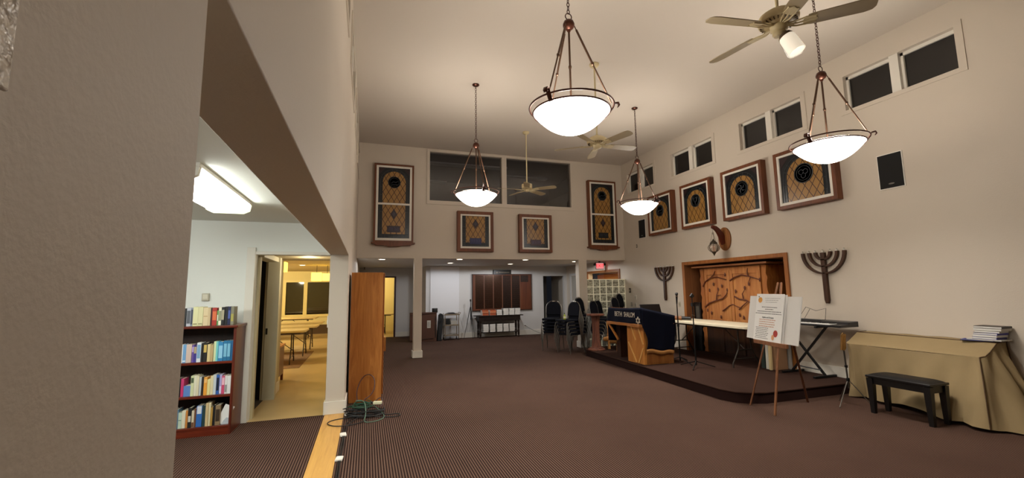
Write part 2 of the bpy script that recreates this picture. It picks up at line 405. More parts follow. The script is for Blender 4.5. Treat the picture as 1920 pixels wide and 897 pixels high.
struct(MB().box(.5, YF+.16, 5.2, 6.3, 14.3, 5.3).build('ceiling_upstairs', DARKW))
FIXG = M('unlit_fixture', '#b8b8b6', .5)
tf = tag(MB().box(-.75, -.12, -.04, .75, .12, 0).build('ceiling_light', FIXG), 'unlit strip light behind the glass of the left upper window, nearer row', 'light fixture', 'strip lights upstairs')
tf.location = (1.5, 11.6, 5.06)
for (x, y, lb) in ((3.0, 11.6, 'unlit strip light behind the glass at the upper window mullion'), (4.6, 12.4, 'unlit strip light behind the glass of the right upper window'), (1.6, 13.6, 'unlit strip light deep behind the left upper window, low in view')):
    c = tf.copy(); C.objects.link(c); c.location = (x, y, 5.06); c['label'] = lb
mb = MB()
for o2 in [tf]: pass
for (x, y) in ((1.5, 11.6), (3.0, 11.6), (4.6, 12.4), (1.6, 13.6)):
    pass
# dining windows
o = thing('window_10', '', '', (-2, 18.6, .7)); del o['label'], o['category']; struct(o)
mb = MB()
for (x0, x1, z0, z1) in ((-3.02, -.92, .64, .74), (-3.02, -.92, 1.98, 2.06), (-3.02, -2.93, .74, 1.98), (-2.31, -2.18, .74, 1.98), (-1.0, -.92, .74, 1.98)):
    mb.box(x0, 18.57, z0, x1, 18.6, z1)
mb.build('window_frame', M('dining_trim', '#e0cf8c', .5), o, world=True)
NP = M('night_pane_dining', '#15110d', .04, spec=.8)
for a, b in ((-2.93, -2.31), (-2.18, -1.0)): MB().box(a, 18.66, .74, b, 18.67, 1.98).build('pane', NP, o, world=True)
# amber interior window behind glass-block half wall
o = thing('window_11', '', '', (XR, 11.9, .9)); del o['label'], o['category']; struct(o)
mb = MB()
for (ya, yb, za, zb) in ((10.93, 12.92, 2.06, 2.13), (10.93, 11.0, .83, 2.06), (12.85, 12.92, .83, 2.06), (11.0, 12.85, .83, .9)):
    mb.box(XR-.03, ya, za, XR, yb, zb)
mb.build('window_frame', wood('amber_casing', '#7a4a25', '#9a6234', 'y', 8), o, world=True)
MB().box(XR+.08, 11.0, .9, XR+.085, 12.85, 2.06).build('pane', glassmix('clear_pane', (.95, .95, .95), .05), o, world=True)
slab('wall_annex', 'x', 8.4, 8.5, 10.2, 14.6, 0, 2.6, [], M('annex_wall', '#8a5a2a', .7))
mb = MB().box(7.12, 10.2, 2.3, 8.4, 14.6, 2.4); struct(mb.build('ceiling_annex', M('annex_ceiling', '#5a3a1c', .7)))
AMB = wood('amber_beam', '#b8671c', '#d98c30', 'y', 6)
struct(MB().box(7.45, 11.35, 1.82, 7.6, 13.1, 2.02).box(7.45, 11.35, .5, 7.6, 11.5, 1.82).build('trim_beam', AMB))

# recess for the ark
mb = MB()
y0, y1, z1 = REC[0], REC[1], REC[3]
mb.box(XR-.03, y0-.07, .145, XR, y0, z1+.07); mb.box(XR-.03, y1, .145, XR, y1+.07, z1+.07); mb.box(XR-.03, y0, z1, XR, y1, z1+.07)
struct(mb.build('trim_recess', wood('recess_casing', '#8a5326', '#a96b34', 'z', 9), bevel=.004))
mb = MB().box(7.85, y0-.05, 0, 7.9, y1+.05, z1+.05).box(XR-.02, y0-.05, .15, 7.85, y0+.006, z1+.05).box(XR-.02, y1-.006, .15, 7.85, y1+.05, z1+.05).box(XR-.02, y0+.006, z1-.006, 7.85, y1-.006, z1+.05)
struct(mb.build('wall_recess', wood('recess_lining', '#6b4024', '#8a5832', 'z', 6, .6)))

# stage platform
sp = [(XR-.002, 4.6), (5.10, 4.61), (4.90, 4.68), (4.76, 4.80), (4.70, 5.0), (4.80, 7.2), (4.93, 9.30), (5.0, 9.48), (5.15, 9.58), (XR-.002, 9.6)]
struct(MB().prism(sp, 0, .135).build('floor_stage_riser', STAGE2))
cx = sum(p[0] for p in sp)/len(sp)
struct(MB().prism([(p[0]-(.012 if p[0] < 6 else 0), p[1]-(.012 if p[1] < 5 else 0)) for p in sp], .13, .15).box(XR, REC[0], .0, 7.85, REC[1], .15).build('floor_stage', STAGE, bevel=.006))

# ================================================================== BOOKCASE + BOOKS (library)
bx0, bx1, by0, by1 = -2.32, -1.405, 5.80, 6.205
t = thing('bookcase', 'cherry wood bookcase with three shelves of books beside the library doorway', 'bookcase', ((bx0+bx1)/2, (by0+by1)/2, 0))
SH = [.10, .435, .80]
for x in (bx0, bx1-.028): MB().box(x, by0+.004, 0, x+.028, by1, 1.172).build('side_panel', CHERRY2, t, world=True, bevel=.003)
MB().box(bx0-.012, by0-.015, 1.172, bx1+.014, by1+.004, 1.20).build('top', CHERRY, t, world=True, bevel=.005)
for z in SH: MB().box(bx0+.028, by0+.012, z-.026, bx1-.028, by1-.012, z).build('shelf', CHERRY, t, world=True, bevel=.002)
MB().box(bx0+.028, by1-.012, .02, bx1-.028, by1, 1.172).build('back_panel', DARKWOOD, t, world=True)
MB().box(bx0+.028, by0+.015, 0, bx1-.028, by0+.035, .074).build('plinth', CHERRY, t, world=True)
PAGES = M('book_pages', '#d8cdb4', .8)
def col_mat(h): return M('book_'+h.lstrip('#'), h, .5)
def book(x0, x1, yf, z, h, dep, colour, lab, label, group, lean=0.):
    o = MB()
    w = x1-x0
    o.box(-w/2, 0, 0, w/2, .004, h).box(-w/2, .004, 0, -w/2+.003, dep, h).box(w/2-.003, .004, 0, w/2, dep, h)
    ob = o.build('book', col_mat(colour), bevel=.0012, seg=1)
    ob.location = ((x0+x1)/2, yf, z); ob.rotation_euler = (0, lean, 0)
    MB().box(-w/2+.003, .004, .004, w/2-.003, dep-.004, h-.004).build('pages', PAGES, ob)
    if lab:
        c, f0, f1 = lab
        MB().box(-w/2*.78, -.0015, h*f0, w/2*.78, .001, h*f1).build('spine_label', col_mat(c), ob)
    return tag(ob, label, 'book', group)
pxm = 1/(6.4*197)
CN = {}
rows = {
 'top': (1.20, [
  ('black', '#17181a', 30, .20, None), ('pale grey', '#b9bbc4', 50, .205, ('#55585f', .15, .85)), ('speckled blue grey', '#7f8799', 27, .205, ('#3c4152', .1, .9)),
  ('cream two-volume', '#d9d6a5', 62, .215, ('#8f8b62', .08, .14)), ('wide cream', '#d5cfa0', 58, .214, ('#8f8b62', .08, .14)), ('beige', '#d6c39a', 60, .205, ('#b08f5e', .5, .54)), ('tan', '#c8b189', 30, .2, None), ('dark maroon', '#3a1216', 17, .2, None),
  ('red', '#a5281e', 58, .2, ('#d06a3a', .3, .8)), ('thin green', '#5f9a52', 17, .17, ('#d9dfc4', .3, .7)), ('cream white', '#e3dfc6', 35, .205, ('#8a8a6a', .25, .8)), ('black with pale lettering', '#151618', 38, .205, ('#a9a184', .3, .85)), ('plain black', '#0f1013', 40, .21, None), ('navy', '#171d44', 33, .21, ('#4a5ba0', .35, .8)), ('olive grey', '#7c7a66', 42, .21, ('#a29a4a', .2, .6))]),
 'upper': (.80, [
  ('white and purple', '#cfc4d4', 22, .15, ('#5a4a78', .1, .5)), ('mauve', '#a58aa6', 20, .17, None), ('white', '#e8e8e6', 34, .2, None), ('light blue', '#6f9fcb', 40, .2, ('#dbe6ef', .06, .14)), ('wide pinkish beige', '#cdb6a8', 62, .2, None), ('purple', '#6a4f9a', 25, .19, ('#b8a3d2', .6, .9)), ('indigo with tan top', '#3a3286', 34, .18, ('#b3a178', .55, .95)), ('white with blue panels', '#d9dde2', 50, .215, ('#7ba3c4', .2, .9)),
  ('black', '#121214', 25, .205, None), ('black and yellow', '#1a1714', 45, .21, ('#c8ab5a', .5, .9)), ('pale yellow', '#d9c690', 35, .19, None), ('tan', '#b89f72', 38, .185, None), ('pale green', '#d2dcae', 30, .22, None), ('turquoise', '#6fc3c6', 26, .22, None), ('tall blue', '#2d7fb4', 60, .215, ('#8cc4e0', .15, .8)), ('teal blue', '#1f6f9c', 46, .225, ('#79b7d2', .2, .85)), ('second teal blue', '#1f6c98', 44, .225, ('#79b7d2', .2, .85)), ('dark teal', '#195a86', 30, .225, None)]),
 'middle': (.435, [
  ('cream', '#d9caa0', 25, .18, None), ('orange topped black', '#2a1c14', 28, .2, ('#d58a2c', .55, .98)), ('black', '#141416', 22, .2, None), ('magenta', '#c0356a', 34, .195, None), ('low wide blue', '#5a82c0', 80, .115, None), ('pale green', '#cdd3a6', 38, .22, ('#4c5a40', .65, .9)), ('ivory', '#ddd8c0', 32, .22, None), ('thin cream', '#d8cfae', 26, .215, None), ('pale grey', '#b9c0c2', 26, .2, None), ('dark brown', '#2a211c', 28, .2, None), ('orange', '#e09a35', 40, .195, ('#e8b870', .7, .9)), ('lemon', '#e0d391', 35, .17, None), ('buff', '#d9cda4', 36, .205, None), ('silver', '#c2c9cc', 34, .22, None), ('bright blue', '#2c5ca8', 36, .215, ('#10182e', .2, .85)), ('lilac and white', '#a9a3cf', 28, .215, ('#ded9ee', .05, .4)), ('pink', '#c84a6e', 36, .2, ('#e6b3c2', .5, .9)), ('white and grey', '#d8d5d3', 32, .2, ('#8e8b8a', .1, .5)), ('white', '#e6e6e2', 44, .195, None)]),
 'bottom': (.10, [
  ('black', '#151517', 20, .2, None), ('tan', '#bd9a6a', 32, .19, None), ('pale grey', '#c0c4c6', 30, .2, None), ('slate blue', '#5a7a92', 32, .205, None), ('mint', '#b9cbb8', 40, .17, ('#60786a', .5, .54)), ('ivory', '#d9d4bd', 42, .185, None), ('narrow orange', '#c8813a', 26, .185, None), ('black with pale lettering', '#161618', 40, .21, ('#c8c4b8', .3, .6)), ('white and brown', '#d7cbb0', 30, .18, ('#6b4228', .02, .3)), ('brown', '#70482e', 22, .2, None), ('white topped blue', '#2e66b0', 68, .225, ('#d6dade', .62, .98)), ('dark green', '#1f3a3c', 40, .225, None), ('tall beige', '#c9b284', 34, .25, None), ('tall ivory', '#d8cda6', 24, .25, None), ('ochre', '#a9843c', 26, .2, None), ('plain black', '#141416', 28, .22, None), ('brown figured', '#8a7353', 60, .215, ('#3a2b1c', .2, .8))]),
}
shelfname = {'top': 'on the cherry bookcase top', 'upper': 'on the cherry bookcase upper shelf', 'middle': 'on the cherry bookcase middle shelf', 'bottom': 'on the cherry bookcase bottom shelf'}
for rk, (z, lst) in rows.items():
    x = {'top': -1.452, 'upper': -1.437, 'middle': -1.437, 'bottom': -1.525}[rk]
    n = 0
    for (nm, colr, pw, h, lab) in reversed(lst):
        n += 1
        w = pw*pxm
        pos = 'at right end' if n == 1 else ORD[n]+' from right'
        book(x-w, x, by0+(.03 if rk != 'top' else .045)+random.uniform(0, .012), z+.0005, h, .14, colr, lab, '%s book %s %s' % (nm, pos, shelfname[rk]), 'books in the cherry bookcase')
        x -= w+.0012
t = thing('file_folder', 'thin white folder leaning against the right side of the bottom shelf', 'folder', (-1.47, 5.86, .101))
MB().beam((-1.523, 5.86, .106), (-1.437, 5.86, .30), .004, .1).build('cover', PAPER, t, world=True)
MB().prism([(-1.515, .101), (-1.44, .101), (-1.44, .165), (-1.468, .17), (-1.495, .14)], 5.85, 5.95, 'xz').build('loose_papers', M('crumpled', '#b9c0c6', .6), t, world=True)
t = thing('thermostat', 'small beige thermostat on the white library wall above the bookcase', 'thermostat', (-1.856, 6.24, 1.52))
MB().box(-1.895, 6.212, 1.478, -1.818, 6.24, 1.568).build('case', M('beige_plastic', '#b5ad98', .5), t, world=True, bevel=.004)
MB().box(-1.882, 6.208, 1.50, -1.832, 6.213, 1.555).build('cover', M('beige_light', '#cfc8b4', .5), t, world=True)

# library fluorescent fixture
t = thing('fluorescent_light', 'glowing fluorescent wraparound fixture on the library ceiling', 'ceiling light', (-1.32, 4.2, 2.47))
MB().box(-1.52, 3.46, 2.44, -1.12, 4.94, 2.468).build('housing', WHITE, t, world=True)
MB().prism([(-1.50, 2.44), (-1.14, 2.44), (-1.15, 2.385), (-1.20, 2.36), (-1.44, 2.36), (-1.49, 2.385)], 3.52, 4.88, 'xz').build('diffuser', M('fluoro', '#ffffff', .5, emit='#fafff8', es=24.), t, world=True)
for y in (3.47, 4.88): MB().prism([(-1.515, 2.44), (-1.125, 2.44), (-1.135, 2.38), (-1.19, 2.352), (-1.45, 2.352), (-1.505, 2.38)], y, y+.045, 'xz').build('end_cap', WHITE if y < 4 else M('fluoro_cap', '#f4f6e0', .5, emit='#f4ffd0', es=1.6), t, world=True)

# ================================================================== DINING ROOM seen through the doorway
TT = M('folding_table_top', '#d2bd86', .45); TL = M('folding_leg', '#3a2c20', .45, .3)
def folding_table(name, label, L, W, H, loc, rotz, group=None, topmat=TT, legmat=TL, inset=.3):
    t = thing(name, label, 'table', loc, rotz, group)
    mb = MB(); r = .06
    poly = []
    for sx, sy, a0 in ((1, 1, 0), (-1, 1, 90), (-1, -1, 180), (1, -1, 270)):
        for k in range(5):
            a = R(a0+k*22.5); poly.append((sx*(L/2-r)+r*math.cos(a), sy*(W/2-r)+r*math.sin(a)))
    mb.prism(poly, H-.045, H).build('tabletop', topmat, t, bevel=.006)
    MB().box(-L/2+.1, -W/2+.06, H-.075, L/2-.1, -W/2+.08, H-.045).box(-L/2+.1, W/2-.08, H-.075, L/2-.1, W/2-.06, H-.045).build('rail', legmat, t)
    for s in (-1, 1):
        x = s*(L/2-inset)
        for sy in (-1, 1):
            MB().tube([(x, sy*.14, H-.06), (x, sy*.14, H*.52), (x, sy*.15, H*.42), (x, sy*(W/2-.12), H*.18), (x, sy*(W/2-.08), H*.10), (x, sy*(W/2-.08), 0)], .014, 8).build('leg', legmat, t)
        mb = MB(); mb.tube([(x, -.15, H*.4), (x, .15, H*.4)], .011, 6); mb.tube([(x, -.14, H-.06), (x, .14, H-.06)], .012, 6)
        mb.tube([(x, -W/2+.1, H*.2), (x, W/2-.1, H*.2)], .01, 6)
        mb.tube([(x, 0, H*.4), (s*(L/2-inset-.5), 0, H-.06)], .009, 6); mb.build('brace', legmat, t)
    return t
ft = folding_table('folding_table', 'nearest of the cream folding tables seen through the library doorway', 1.83, .74, .74, (-2.17, 11.0, .002), 0, 'folding tables in the dining room')
for (x, y, lb) in ((-2.07, 12.3, 'second nearest of the cream folding tables seen through the library doorway'), (-2.07, 13.75, 'second farthest of the cream folding tables seen through the library doorway'), (-2.5, 16.5, 'farthest of the cream folding tables, under the dining room windows')):
    dup(ft, (x, y, .002), 0, lb)
o = MB().box(-4.0, 10.25, .002, -1.3, 13.0, .01).build('rug', M('rug_pattern', '#7a5a3c', .9, var=.6, vscale=14)); tag(o, 'patterned brown rug under the dining room folding tables', 'rug')
t = thing('side_table', 'low brown wooden cabinet peeking out behind the corridor wall', 'cabinet', (-1.65, 8.75, .002))
MB().box(-1.92, 8.48, .62, -1.385, 9.02, .65).build('top', MAPLE, t, world=True)
MB().box(-1.9, 8.5, .12, -1.40, 9.0, .62).build('body', CHERRY2, t, world=True)
for x in (-1.9, -1.44):
    for y in (8.5, 8.96): MB().box(x, y, .002, x+.04, y+.04, .12).build('leg', CHERRY2, t, world=True)
SHADE = M('lamp_shade_yellow', '#f2dc7a', .6, emit='#ffd95a', es=2.2)
def drum(name, label, c, w, h, cat='lamp'):
    t = thing(name, label, cat, (c[0], c[1], 2.4), 0, 'square lamps in the dining room')
    mb = MB(); z0, z1 = c[2]-h/2, c[2]+h/2
    for (x0, y0, x1, y1) in ((-w/2, -w/2, w/2, -w/2+.006), (-w/2, w/2-.006, w/2, w/2), (-w/2, -w/2+.006, -w/2+.006, w/2-.006), (w/2-.006, -w/2+.006, w/2, w/2-.006)): mb.box(c[0]+x0, c[1]+y0, z0, c[0]+x1, c[1]+y1, z1)
    mb.box(c[0]-w/2+.006, c[1]-w/2+.006, z1-.006, c[0]+w/2-.006, c[1]+w/2-.006, z1)
    mb.build('lamp_shade', SHADE, t, world=True)
    if z1 < 2.39: MB().tube([(c[0], c[1], 2.398), (c[0], c[1], z1-.003)], .008, 6).build('stem', TL, t, world=True)
    return t
drum('pendant_lamp', 'square glowing yellow lampshade, left of the pair seen in dining room', (-1.46, 14.5, 2.05), .27, .25)
drum('pendant_lamp', 'square glowing yellow lampshade, right of the pair, half hidden by white column', (-1.16, 14.5, 2.04), .26, .22)
drum('pendant_lamp', 'slim glowing yellow lampshade at the corridor wall edge in dining room', (-1.63, 9.5, 2.07), .25, .19)
o = MB().box(-3.4, 18.38, .002, -.9, 18.56, .34).build('baseboard_heater', M('heater_brown', '#4a3620', .5)); tag(o, 'long brown baseboard heater below the dining room windows', 'heater')
# room beyond the alcove doorway
folding_table('folding_table', 'cream folding table in the yellow room beyond the alcove doorway', 1.6, .74, .74, (.2, 17.5, .002), 0)
struct(MB().box(.93, 15.87, 0, .985, 16.03, 2.1).box(-.1, 15.87, 2.06, .93, 16.03, 2.1).build('trim_alcove_door', M('maroon_trim', '#38161a', .5)))

# ================================================================== OAK CABINET by the left wall
t = thing('cabinet', 'tall oak cabinet standing end-on against the left wall', 'cabinet', (0, 7.15, 0))
MB().box(-.21, 6.73, .0, .235, 7.62, 1.842).build('body', MAPLE, t, world=True, bevel=.003)
for y in (6.745, 7.185): 
    d = MB().box(.237, y, .09, .257, y+.425, 1.835).build('door', wood('oak_door', '#7d4212', '#9c5b24', 'z', 8, .45), t, world=True, bevel=.002)
    MB().tube([(.26, y+(.4 if y < 7 else .03), .9), (.275, y+(.4 if y < 7 else .03), .92), (.275, y+(.4 if y < 7 else .03), 1.0), (.26, y+(.4 if y < 7 else .03), 1.02)], .005, 6).build('handle', BRONZE, d, world=True)
o = MB().box(.30, 12.2, 0, .52, 12.24, .36).box(.30, 12.24, .32, .52, 12.6, .36).box(.30, 12.6, 0, .52, 12.64, .36).build('stool', MAPLE); tag(o, 'small wooden stool peeking out from behind the oak cabinet', 'stool')

# ================================================================== STAINED GLASS PICTURES
AMBER = lattice('amber_lattice'); 
def arch(hw, z0, zs, n=16):
    """outline: straight sides up to zs then a half circle"""
    return [(-hw, z0), (hw, z0)]+[(hw*math.cos(PI*i/n), zs+hw*math.sin(PI*i/n)) for i in range(n+1)]
HEB = {  # letter strokes, unit box
 'tav': [[(0, 0), (.15, 0), (.15, 1), (.8, 1), (.8, 0)]], 'vav': [[(0, 1), (.25, 1), (.25, 0)]], 'resh': [[(0, 1), (.7, 1), (.7, 0)]], 'he': [[(0, 1), (.8, 1), (.8, 0)], [(.1, 0), (.1, .6)]], 'mem': [[(0, 0), (0, 1), (.8, 1), (.8, 0), (0, 0)]], 'shin': [[(0, 1), (.1, 0), (.9, 0), (.9, 1)], [(.45, 1), (.45, 0)]], 'nun': [[(.2, 1), (.5, 1), (.5, 0), (0, 0)]]}
def strokes(mb, letters, x0, z0, s, y, gap=.25, r=.006):
    x = x0
    for L in letters:
        wd = .9 if L not in ('vav', 'nun') else .5
        for st in HEB[L]:
            for p, q in zip(st, st[1:]):
                mb.beam((x+p[0]*s*.7, y, z0+p[1]*s), (x+q[0]*s*.7, y, z0+q[1]*s), r, r*.5)
        x += (wd*.7+gap)*s
def picture(name, label, loc, rotz, w, h, dep, style, group, plaque='#1a1a55', letters=('tav', 'vav', 'resh', 'he'), medal='ring', text_dark=False):
    t = thing(name, label, 'stained glass', loc, rotz, group)
    f = .08 if style == 'rect' else .06 if style == 'arch' else .045
    mb = MB()
    mb.box(-w/2, -dep, 0, -w/2+f, 0, h).box(w/2-f, -dep, 0, w/2, 0, h).box(-w/2+f, -dep, h-f, w/2-f, 0, h).box(-w/2+f, -dep, 0, w/2-f, 0, f)
    mb.build('frame', FRAMEW, t, bevel=.004)
    m = .05 if style == 'tall' else .042; a, b = w/2-f, h-f
    mb = MB()
    mb.box(-a, -dep+.006, f, -a+m, -.02, b).box(a-m, -dep+.006, f, a, -.02, b).box(-a+m, -dep+.006, b-m*.9, a-m, -.02, b).box(-a+m, -dep+.006, f, a-m, -.02, f+m*1.1)
    if style == 'tall': zm = f+(b-f)*.485; mb.box(-a+m, -dep+.004, zm-.022, a-m, -.02, zm+.022)
    mb.build('sash', SASH, t, bevel=.002)
    gi = a-m; g0, g1 = f+m*1.1, b-m*.9
    yg = -dep+.03
    MB().box(-gi, yg, g0, gi, yg+.01, g1).build('dark_glass', DGLASS, t)
    bd = gi*.27
    lead = MB(); lr = .0035
    def line(p, q): lead.tube([(p[0], yg-.004, p[1]), (q[0], yg-.004, q[1])], lr, 5)
    if style in ('arch', 'tall'):
        hw = gi-bd; zs = g1-.06*(h if style == 'arch' else h/2)-hw-.03
        if style == 'arch':
            MB().prism(arch(hw, g0, zs), yg-.003, yg, 'xz').build('amber_glass', AMBER, t)
        else:
            MB().prism(arch(hw, zm+.022, zs), yg-.003, yg, 'xz').build('amber_glass', AMBER, t)
            MB().prism([(-hw, g0+.1), (hw, g0+.1), (hw, zm-.022), (-hw, zm-.022)], yg-.003, yg, 'xz').build('amber_glass', AMBER, t)
        zlow = g0 if style == 'arch' else zm+.022
        for rr in (hw+.012, hw+bd*.55):
            lead.tube([(-rr, yg-.004, zlow)]+[(-rr*math.cos(PI*i/18), yg-.004, zs+rr*math.sin(PI*i/18)) for i in range(19)]+[(rr, yg-.004, zlow)], lr, 5)
        for i in range(1, 9):
            an = PI*i/9; line((hw*math.cos(an), zs+hw*math.sin(an)), ((hw+bd*.6)*math.cos(an), zs+(hw+bd*.6)*math.sin(an)))
        zz = zs-.12
        while zz > g0+.05:
            for s in (-1, 1): line((s*hw, zz), (s*(hw+bd*.55), zz))
            zz -= .2
        for s in (-1, 1):  # plum corner pieces
            MB().prism([(s*gi, g1), (s*gi*.55, g1), (s*gi, g1-gi*.5)], yg-.003, yg, 'xz').build('corner_glass', PGLASS, t)
        zc = zs+.03 if style == 'arch' else zs
        rm = hw*.52
        md = MB().lathe([(0, -.006), (rm, -.006), (rm, 0), (0, 0)], (0, yg-.003, zc), 32, Matrix.Rotation(R(90), 3, 'X')).build('medallion', M('medallion_glass', '#14181d', .35, var=.3, vscale=30), t)
        MB().ring((0, yg-.010, zc), rm, .008, 36, 6, 'y').ring((0, yg-.010, zc), rm*.76, .004, 36, 6, 'y').build('rim', LEAD, md)
        mb = MB(); y = yg-.011
        if medal == 'cup':
            mb.tube([(-.05, y, zc+.06), (-.03, y, zc-.02), (0, y, zc-.03), (.03, y, zc-.02), (.05, y, zc+.06)], .007, 6); mb.tube([(0, y, zc-.03), (0, y, zc-.08)], .006, 6); mb.tube([(-.05, y, zc+.06), (.05, y, zc+.06)], .005, 6)
        elif medal == 'knot':
            for k in range(3):
                an = 2*PI*k/3+.5; mb.ring((.045*math.cos(an), y, zc+.045*math.sin(an)), .04, .005, 16, 5, 'y')
        elif medal == 'leaves':
            for k in range(5):
                an = 2*PI*k/5+.3; mb.tube([(0, y, zc), (.05*math.cos(an), y, zc+.05*math.sin(an)), (.09*math.cos(an+.5), y, zc+.09*math.sin(an+.5))], [.004, .012, .003], 6)
        else:
            mb.tube([(-.07, y, zc-.03), (-.02, y, zc+.02), (.03, y, zc-.01), (.08, y, zc+.03)], .007, 6); mb.tube([(-.06, y, zc-.06), (.07, y, zc-.06)], .006, 6)
        mb.build('emblem', M('emblem_grey', '#3c3f44', .5), md)
    if style == 'rect':
        hw = gi*.72
        MB().box(-hw, yg-.003, g0+.10, hw, yg, g1-.004).build('amber_glass', AMBER, t)
        for s in (-1, 1):
            for q in (hw+.012, hw+(gi-hw)*.6): line((s*q, g0), (s*q, g1))
            for zz in (.2, .42, .64, .86): line((s*hw, g0+(g1-g0)*zz), (s*gi, g0+(g1-g0)*zz))
        line((-gi, g0+.05), (gi, g0+.05)); line((-gi, g0+.10), (gi, g0+.10))
    if style in ('rect', 'tall'):
        zd = g0+(g1-g0)*.74 if style == 'rect' else zm-.24
        dm = MB().prism([(-.078, zd), (0, zd-.125), (.078, zd), (0, zd+.125)], yg-.008, yg-.002, 'xz').build('diamond', PGLASS, t)
        MB().prism([(-.04, zd), (0, zd-.066), (.04, zd), (0, zd+.066)], yg-.011, yg-.007, 'xz').build('centre', M('diamond_grey', '#3c343c', .4), dm)
        zp = g0+.06 if style == 'rect' else g0+.14
        pl = MB().box(-.15, yg-.012, zp, .15, yg-.002, zp+.155).build('plaque', M('plaque_'+plaque.lstrip('#'), plaque, .4), t)
        mb = MB(); strokes(mb, letters, -.105, zp+.045, .072, yg-.0135)
        mb.build('lettering', M('letter_dim' if text_dark else 'letter_violet', '#3c4250' if text_dark else '#4b476e', .5), pl)
        if style == 'tall':
            line((-gi, g0+.09), (gi, g0+.09)); line((-gi, g0+.045), (gi, g0+.045))
            for s in (-1, 1): line((s*(gi-bd), g0), (s*(gi-bd), zm)); line((s*(gi-bd*.4), g0), (s*(gi-bd*.4), zm))
            for k in range(-3, 4): line((k*.1, g0), (k*.1, g0+.09))
    lead.build('lead_lines', LEAD, t)
    if style == 'tall':
        poly = [(-w/2-.04, 0), (-w/2-.04, -.035), (-w/2+.03, -.045), (-w/2+.06, -.07), (-.2, -.075), (-.1, -.1), (.1, -.1), (.2, -.075), (w/2-.06, -.07), (w/2-.03, -.045), (w/2+.04, -.035), (w/2+.04, 0)]
        MB().prism(poly, -dep-.03, 0, 'xz').build('sill', FRAMEW, t, bevel=.003)
    return t
picture('stained_glass_window', 'tall stained glass sash with blue medallion hung left of the upper windows', (.575, YF, 2.72), 0, .92, 1.90, .12, 'tall', 'framed stained glass on the far wall', plaque='#2a1420')
picture('stained_glass_window', 'tall stained glass sash hung right of the upper windows near the corner', (6.24, YF, 2.72), 0, .88, 1.87, .12, 'tall', 'framed stained glass on the far wall', plaque='#14161a', text_dark=True)
picture('stained_glass_panel', 'square framed stained glass with blue name plaque below the left upper window', (2.575, YF, 2.53), 0, .935, 1.022, .12, 'rect', 'framed stained glass on the far wall', plaque='#141a4a')
picture('stained_glass_panel', 'square framed stained glass with plum name plaque below the right upper window', (4.205, YF, 2.53), 0, .925, 1.01, .12, 'rect', 'framed stained glass on the far wall', plaque='#34161c', letters=('shin', 'nun', 'he', 'tav'))
for (ya, yb, md, lb) in ((4.60, 5.645, 'knot', 'framed arched stained glass on the right wall, nearest the camera, behind a bowl lamp'), (5.90, 6.87, 'leaves', 'framed arched stained glass with round medallion, second nearest on the right wall'), (7.17, 8.10, 'cup', 'framed arched stained glass with cup medallion, above the carved lantern bracket'), (8.395, 9.335, 'other', 'framed arched stained glass on the right wall, farthest, beside a black speaker')):
    picture('stained_glass_panel', lb, (XR, (ya+yb)/2, 2.88), R(-90), yb-ya, 1.01, .125, 'arch', 'framed arched stained glass on the right wall', medal=md)

# ================================================================== WALL FITTINGS
def speaker(label, yc, zc, w, h):
    t = thing('wall_speaker', label, 'speaker', (XR, yc, zc), 0, 'black wall speakers')
    MB().box(XR-.012, yc-w/2-.012, zc-h/2-.012, XR, yc+w/2+.012, zc+h/2+.012).build('frame', WHITE, t, world=True)
    g = MB().box(XR-.022, yc-w/2, zc-h/2, XR-.012, yc+w/2, zc+h/2).build('grille', M('speaker_grille', '#0a0908', .8, bump=.4, bscale=400), t, world=True, bevel=.003)
    MB().lathe([(0, 0), (1, 0), (1, .003), (0, .003)], (XR-.022, yc, zc-h*.38), 20, Matrix.Rotation(R(-90), 3, 'Y') @ Matrix.Diagonal((.011, .036, 1))).build('badge', M('badge_grey', '#77736c', .4, .6), g, world=True)
speaker('black rectangular speaker high on the right wall, nearest the camera', 3.93, 3.145, .29, .48)
speaker('narrow looking black speaker high on right wall, near the far corner', 9.757, 3.135, .27, .48)
def plate(label, y, z, w=.075, h=.115, name='light_switch', cat='switch', col='#cfc8b8'):
    t = thing(name, label, cat, (XR, y, z), 0, 'switch plates on the right wall')
    MB().box(XR-.008, y-w/2, z-h/2, XR, y+w/2, z+h/2).build('plate', M('plate_'+col.lstrip('#'), col, .5), t, world=True, bevel=.002)
    MB().box(XR-.014, y-.015, z-.03, XR-.008, y+.015, z+.03).build('toggle', M('toggle_beige', '#a59c88', .5), t, world=True)
plate('beige switch plate on the right wall between the left menorah and the recess', 8.47, 1.17, .08, .12, col='#b3ab96')
plate('white switch plate in the upper right of the cluster beside the glass blocks', 10.22, 1.31, .085, .125)
plate('beige switch plate in the lower left of the cluster beside glass blocks', 10.42, 1.12, .075, .12, col='#9a958c')
plate('white switch plate in the lower right of the cluster beside glass blocks', 10.22, 1.10, .085, .12, col='#c9c4b8')
plate('dark wall control on right wall just above the switch plates near glass blocks', 10.47, 1.50, .09, .13, 'wall_control', 'control', '#3a2c20')
plate('small dark sensor on the right wall below the far clerestory window', 10.05, 2.70, .04, .09, 'wall_sensor', 'sensor', '#2a2522')

